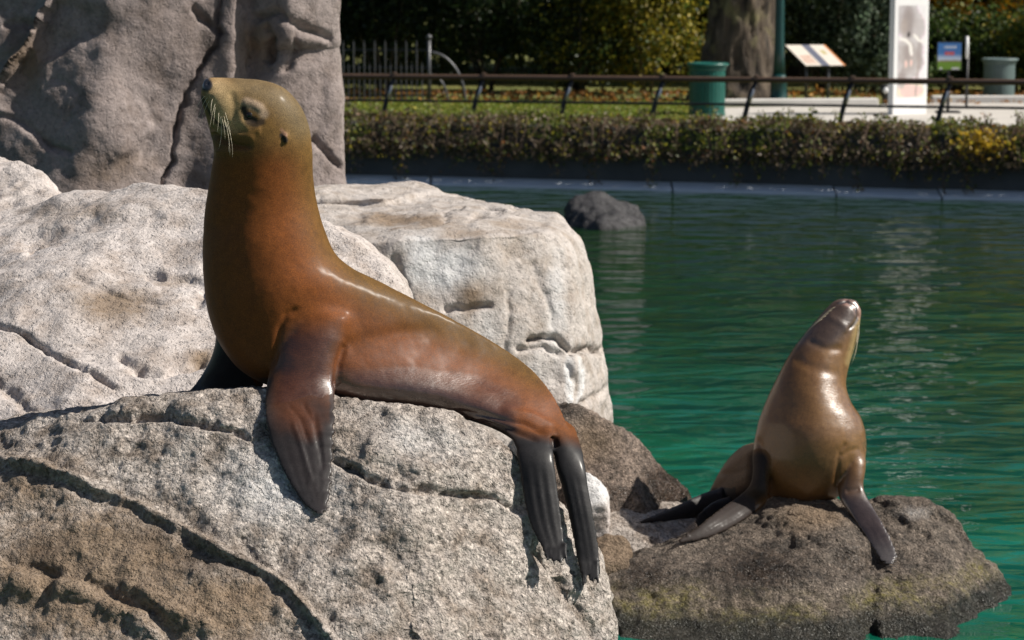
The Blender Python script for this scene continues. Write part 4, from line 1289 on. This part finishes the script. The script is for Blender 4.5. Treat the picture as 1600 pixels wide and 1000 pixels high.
# lawn blades and fallen leaves
r = np.random.default_rng(79)
n = 30000
X = r.uniform(-5, 6, n); Y = np.array([wallY(x) for x in X]) + r.uniform(.4, 6.5, n)
P = np.stack([X, Y, np.full(n, .93)], 1)
keep = ~((X > 3.0) & (Y < 42))
g = link('grass', leaves('grass', P[keep], .075, palette(keep.sum(), [(0.15, 0.21, 0.025), (0.22, 0.26, 0.045), (0.30, 0.27, 0.06)], [3, 3, 1.5], r), -1.5, 7), M['leaf'])
tag(g, 'short sunlit grass strip behind the railing', 'grass', kind='stuff')
n = 1800
X = r.uniform(-3, 12, n); Y = r.uniform(40.5, 45, n)
P = np.stack([X, Y, .93 + .05 * r.random(n)], 1)
heap = np.exp(-((X - 5.2) / .6) ** 2 - ((Y - 42.9) / .5) ** 2); P[:, 2] += .3 * heap * r.random(n)
lf = link('fallen_leaves', leaves('fallen_leaves', P, .10, palette(n, [(0.30, 0.13, 0.03), (0.22, 0.11, 0.04), (0.4, 0.22, 0.04)], [3, 2, 1], r), -1.5, 8), M['leaf'])
tag(lf, 'scattered orange fallen leaves under the trees', 'leaves', kind='stuff')

# ------------------------------------------------------------------ railing
def railY(X): return wallY(X) + 0.62


rl = empty('railing', Vector((2, railY(2), .9)), 'dark railing with brown top rail and leaning posts above the hedge', 'railing')
xs = np.linspace(-12, 16, 60)
ztop = lambda x: 1.555 + .004 * x
mb = MB(); mb.tube([(x, railY(x), ztop(x)) for x in xs], .042, 10)
child('top_rail', mb.mesh('top_rail', True), M['rail_wood'], rl)
mb = MB(); mb.tube([(x, railY(x), ztop(x) - .36) for x in xs], .020, 8)
child('lower_rail', mb.mesh('lower_rail', True), M['iron'], rl)
postpx = [617, 756, 894, 1036, 1180, 1330, 1482]
px_all = [617 - 140 * k for k in range(5, 0, -1)] + postpx + [1482 + 150 * k for k in range(1, 4)]
for p_ in px_all:
    s = (p_ - 800) / F; X = s * 35
    for _ in range(6): X = s * railY(X) * 1.0
    y = railY(X); z = ztop(X)
    mb = MB()
    pts = [(X - .19, y - .002, .86), (X - .155, y - .002, 1.06), (X - .08, y - .002, 1.36), (X, y - .002, z - .03)]
    for a, b in zip(pts, pts[1:]):
        pass
    mb.tube(pts, [.042, .038, .034, .03], 8)
    post = child('post', mb.mesh('post', True), M['iron'], rl)
    mb = MB()
    a = Vector((X - .035, y - .045, z - .13)); b = Vector((X - .095, y - .045, z - .33))
    mb.tube([a, b], .02, 8)
    pl = link('post_glint', mb.mesh('post_glint', True), M['glint']); pl.parent = post  # pale steel piece added as the bright sun highlight on the post
    mb = MB(); mb.box((X, y, z + .045), (.07, .06, .05), bev=.012)
    pc = link('post_cap', mb.mesh('post_cap'), M['rail_wood']); pc.parent = post

# ------------------------------------------------------------------ iron fence with curved end
fy = 41.5
X1 = (671 - 800) / F * fy
fr_ = empty('iron_fence', Vector((X1, fy, GZ)), 'low black iron picket fence with quarter-circle end by the dark shrubs', 'fence')
mb = MB(); mb.tube([(X1, fy, GZ - .02), (X1, fy, 1.98)], .035, 10); mb.tube([(X1, fy, 1.98), (X1, fy, 2.03), (X1, fy, 2.07)], [.05, .055, .01], 10)
child('end_post', mb.mesh('end_post', True), M['iron_grey'], fr_)
for nm, z in (('rail', 1.80), ('rail', 1.50), ('rail', 1.02)):
    child(nm, MB().box((X1 - 1.9, fy, z), (3.8, .03, .035)).mesh(nm), M['iron'], fr_)
k = 0
x = X1 - .12
while x > X1 - 3.75:
    tall = k % 2 == 1
    zt = 1.93 if tall else 1.56
    mb = MB(); mb.tube([(x, fy - .03, GZ + .05), (x, fy - .03, zt - .05), (x, fy - .03, zt + .04)], [.012, .012, .002], 6)
    child('picket', mb.mesh('picket'), M['iron_grey'], fr_)
    x -= .09; k += 1
for rr, zt in ((.62, 1.0), (.32, 1.0)):
    h = .86 if rr > .5 else .48
    pts = [(X1 + rr * math.sin(a), fy, GZ + .0 + h * math.cos(a)) for a in np.linspace(0, math.pi / 2, 14)]
    child('curved_bar', MB().tube(pts, .025 if rr > .5 else .02, 8).mesh('curved_bar', True), M['iron_grey'], fr_)

# ------------------------------------------------------------------ bins
def litter_bin(loc, rad, h, mat, label):
    root = empty('litter_bin', Vector(loc), label, 'bin', 'slatted litter bins by the path')
    x, y, z = loc
    mb = MB(); mb.lathe((0, 0, 0), [(rad * .82, 0.02), (rad * .86, h * .93)], 28)
    o = link('liner', mb.mesh('liner', True), M['black']); o.parent = root
    mb = MB(); ns = 30
    for k in range(ns):
        a = 2 * math.pi * k / ns
        mb.box((rad * .93 * math.cos(a), rad * .93 * math.sin(a), h * .47), (.014, 2 * math.pi * rad / ns * .74, h * .92), a)
    o = link('slats', mb.mesh('slats'), mat); o.parent = root; tag(o, kind='stuff')
    for zz, r_, t_ in ((.04, .97, .03), (h * .9, .99, .05)):
        mb = MB(); mb.lathe((0, 0, 0), [(rad * r_, zz - t_ / 2), (rad * (r_ + .03), zz), (rad * r_, zz + t_ / 2)], 32)
        o = link('band', mb.mesh('band', True), mat); o.parent = root
    mb = MB(); mb.lathe((0, 0, 0), [(rad * 1.02, h * .93), (rad * 1.14, h * .95), (rad * 1.15, h * .985), (rad * 1.02, h), (rad * .75, h * .99), (rad * .7, h * .94)], 36)
    o = link('rim', mb.mesh('rim', True), mat); o.parent = root
    return root


litter_bin(((1104 - 800) / F * 37.4, 37.4, GZ), .29, .83, M['green'], 'bright green slatted litter bin behind the railing near the huge trunk')
litter_bin(((1558 - 800) / F * 42.6, 42.6, GZ), .285, .72, M['bin_grey'], 'grey-green slatted litter bin by the bright green shrub')

# ------------------------------------------------------------------ lamp post
lx, ly = (1215 - 800) / F * 41.2, 41.2
lp = empty('lamp_post', Vector((lx, ly, GZ)), 'dark green iron lamp post beside the huge trunk', 'lamp post')
mb = MB(); mb.lathe((0, 0, 0), [(.17, -.02), (.17, .08), (.145, .12), (.14, .34), (.16, .38), (.15, .42), (.105, .50)], 20)
o = link('base', mb.mesh('base', True), M['green_dark']); o.parent = lp
mb = MB(); mb.lathe((0, 0, 0), [(.105, .50), (.085, .9), (.075, 2.0), (.06, 3.4), (.09, 3.45), (.09, 3.52), (.05, 3.56)], 16)
o = link('shaft', mb.mesh('shaft', True), M['green_dark']); o.parent = lp
mb = MB(); mb.lathe((0, 0, 0), [(.08, 3.56), (.17, 3.66), (.22, 3.95), (.20, 4.05)], 20)
o = link('lantern', mb.mesh('lantern', True), simple('frosted_glass', (.7, .7, .66), .3, var=.05)); o.parent = lp
mb = MB(); mb.lathe((0, 0, 0), [(.24, 4.05), (.2, 4.14), (.08, 4.25), (.02, 4.4)], 20)
o = link('lantern_cap', mb.mesh('lantern_cap', True), M['green_dark']); o.parent = lp

# ------------------------------------------------------------------ printed boards
def printed(name, o_, ux, uz, wdt, hgt, nx, nz, fn):
    """grid with colours fn(u,v) u,v in 0..1 (v up), lying in plane o_ + u*ux + v*uz"""
    u, v = np.meshgrid(np.linspace(0, 1, nx), np.linspace(0, 1, nz))
    P = np.array(o_) + u.ravel()[:, None] * np.array(ux) * wdt + v.ravel()[:, None] * np.array(uz) * hgt
    idx = np.arange(nx * nz).reshape(nz, nx)
    Fq = np.stack([idx[:-1, :-1], idx[:-1, 1:], idx[1:, 1:], idx[1:, :-1]], -1).reshape(-1, 4)
    me = mesh_np(name, P, Fq, False)
    col_attr(me, 'Col', fn(u.ravel(), v.ravel()))
    return me


def elephant(u, v):
    n = len(u)
    x = 190 + u * 230; y = 790 - v * 755          # layout units of the print
    g = fbm(np.stack([x / 60, y / 60, u * 0 + 3], 1), 4)
    C = np.tile(np.array((.76, .74, .76)), (n, 1))
    def el(cx, cy, a, b, s=.45): return sstep(1 + s, 1 - s, np.hypot((x - cx) / a, (y - cy) / b) + .22 * g)
    def ln(pts, a, b): return 1 - sstep(a, b, polydist(x, y, pts)[0] + 5 * g)
    C = lerp(C, (.50, .45, .46), el(265, 160, 85, 150) * .9)
    C = lerp(C, (.36, .31, .30), el(270, 170, 45, 120) * .8)
    C = lerp(C, (.52, .44, .40), el(235, 210, 30, 70) * .6)
    C = lerp(C, (.58, .53, .53), el(360, 220, 50, 90) * .7)
    C = lerp(C, (.50, .45, .44), el(285, 470, 100, 150) * .95)
    C = lerp(C, (.36, .30, .29), el(270, 440, 30, 90) * .6)
    C = lerp(C, (.40, .34, .33), el(370, 440, 22, 130) * .7)
    C = lerp(C, (.34, .28, .27), el(225, 640, 32, 80) * .8)
    C = lerp(C, (.74, .66, .58), el(300, 740, 120, 60) * .7)
    C = lerp(C, (.80, .78, .75), ln([(200, 305), (250, 320), (290, 360), (305, 440)], 8, 20))
    C = lerp(C, (.80, .78, .75), ln([(325, 280), (365, 325), (410, 338)], 6, 16))
    C = lerp(C, (.06, .05, .05), el(275, 275, 14, 22))
    C = lerp(C, (.78, .68, .62), el(258, 515, 13, 34) * .9); C = lerp(C, (.78, .68, .62), el(302, 510, 12, 32) * .9)
    C = np.where(C < .7, C * .78, C)
    C = lerp(C, (.38, .32, .30), ln([(365, 480), (358, 620), (345, 780)], 5, 13) * .8)
    return C


by = 37.9
bxc, bw = (1420 - 800) / F * by, .70
bn = empty('banner_pillar', Vector((bxc, by, GZ)), 'tall white display board with a grey elephant photograph', 'sign')
yw = math.radians(32)
o = link('board', MB().box((0, .06, 1.10), (bw, .12, 2.24), bev=.008).mesh('board'), M['white']); o.parent = bn
o = link('print', printed('print', (-bw / 2 + .085, -.004, .28), (1, 0, 0), (0, 0, 1), bw - .15, 1.42, 60, 130, elephant), M['print']); o.parent = bn
bn.rotation_euler = (0, 0, yw)


def info(u, v):
    C = np.tile(np.array((.66, .60, .52)), (len(u), 1))
    C = lerp(C, (.52, .30, .22), ((u > .06) & (u < .36) & (v < .5) & (v > .08)) * 1.0 * (0.6 + .6 * perlin(np.stack([u * 14, v * 10, u * 0], 1))))
    C = lerp(C, (.50, .50, .50), ((np.sin(v * 60) > .3) & (u > .66) & (u < .93) & (v > .1) & (v < .85)) * .25)
    C = lerp(C, (.10, .11, .16), ((u > .40) & (u < .60)) * 1.0)  # dark band: the lamp post's cast shadow, painted into the print
    C = lerp(C, (.40, .34, .10), ((u > .72) & (u < .84) & (v > .55) & (v < .75)) * .8)
    C = lerp(C, (.55, .20, .05), (u > .955) * 1.0)
    return C


iy = 42.0
ic = np.array(((1271 - 800) / F * iy, iy, 1.70))
ip = empty('information_panel', Vector((ic[0], iy, GZ)), 'slanted cream information panel on two grey legs by the lamp post', 'sign')
ux = np.array((.965, .262, 0)); uz = np.array((-.52, .53, .55)); uz /= np.linalg.norm(uz)
o0 = ic - ux * .37 - uz * .30
me = printed('panel_print', o0, ux, uz, .74, .58, 70, 30, info)
child('panel_print', me, M['print'], ip)
nv = np.cross(ux, uz); nv /= np.linalg.norm(nv)
bm = bmesh.new()
cs = [o0 - nv * .006 + ux * a * .74 + uz * b * .58 for a, b in ((0, 0), (1, 0), (1, 1), (0, 1))]
va = [bm.verts.new(c) for c in cs]; vb = [bm.verts.new(c - nv * .03) for c in cs]
bm.faces.new(va); bm.faces.new(vb[::-1])
for k in range(4): bm.faces.new((va[k], vb[k], vb[(k + 1) % 4], va[(k + 1) % 4]))
bmesh.ops.recalc_face_normals(bm, faces=bm.faces)
me = bpy.data.meshes.new('panel'); bm.to_mesh(me); bm.free()
child('panel', me, M['iron_grey'], ip)
for a in (.25, .8):
    b = o0 + ux * .74 * a + uz * .25 - nv * .03
    child('leg', MB().tube([(b[0], b[1], GZ - .02), (b[0], b[1], b[2])], .03, 8).mesh('leg', True), M['iron_grey'], ip)


def smallsign(u, v):
    p = np.stack([u * 6, v * 6, u * 0], 1); g = perlin(p)
    C = np.tile(np.array((.06, .20, .52)), (len(u), 1))
    C = lerp(C, (.55, .65, .80), sstep(.62, .38, v))
    C = lerp(C, (.16, .30, .03), sstep(.36, .28, v + .05 * g))
    C = lerp(C, (.30, .16, .06), (sstep(.06, .02, np.abs(v - .32 + .03 * g))) * .6)
    C = lerp(C, (.75, .78, .85), ((u > .24) & (u < .78) & (np.abs(v - .84) < .045) & (np.sin(u * 60) > -.5)) * .9)
    C = lerp(C, (.62, .08, .07), ((u > .30) & (u < .70) & (np.abs(v - .60) < .07)) * .9)
    C = lerp(C, (.75, .5, .5), ((u > .34) & (u < .66) & (np.abs(v - .60) < .02) & (np.sin(u * 80) > 0)) * .6)
    C = lerp(C, (.7, .7, .7), ((np.abs(u - .14) < .05) | ((u > .6) & (u < .92))) * (v < .07) * .9)
    return C


sy = 38.3
sx = (1479.5 - 800) / F * sy
ss = empty('notice_sign', Vector((sx, sy, GZ)), 'small square blue and green notice sign on a black stand by the banner', 'sign')
child('sign_print', printed('sign_print', (sx - .185, sy - .022, 1.59), (1, 0, 0), (0, 0, 1), .37, .42, 60, 60, smallsign), M['print'], ss)
child('sign_board', MB().box((sx, sy, 1.80), (.39, .035, .45), bev=.006).mesh('sign_board'), M['black'], ss)
child('post', MB().tube([(sx, sy + .01, GZ), (sx, sy + .01, 1.6)], .025, 8).mesh('post', True), M['black'], ss)
child('foot', MB().box((sx, sy, GZ + .02), (.36, .30, .028), bev=.006).mesh('foot'), M['black'], ss)
# slim white-tipped stake right of the sign, and a small ground spotlight
tx = (1508 - 800) / F * 39.5
st_ = empty('stake', Vector((tx, 39.5, GZ)), 'slim black stake with a white upper end right of the small blue sign', 'stake')
child('shaft', MB().tube([(tx, 39.5, GZ - .02), (tx, 39.5, 1.72)], .022, 8).mesh('shaft', True), M['black'], st_)
child('white_end', MB().tube([(tx - .004, 39.5, 1.72), (tx - .016, 39.5, 2.08)], .026, 8).mesh('white_end', True), M['white'], st_)
gx = (1381 - 800) / F * 41.0
gl = empty('ground_spotlight', Vector((gx, 41.0, GZ)), 'small black ground spotlight with pale lens left of the white banner', 'spotlight')
child('housing', MB().lathe((gx, 41.0, GZ), [(.07, -.01), (.05, .02), (.05, .12), (.085, .16), (.085, .30), (.06, .33)], 16).mesh('housing', True), M['black'], gl)
child('lens', MB().lathe((gx, 40.925, GZ + .235), [(.02, -.05), (.05, -.02), (.05, .02), (.02, .05)], 14).mesh('lens', True), M['white'], gl)
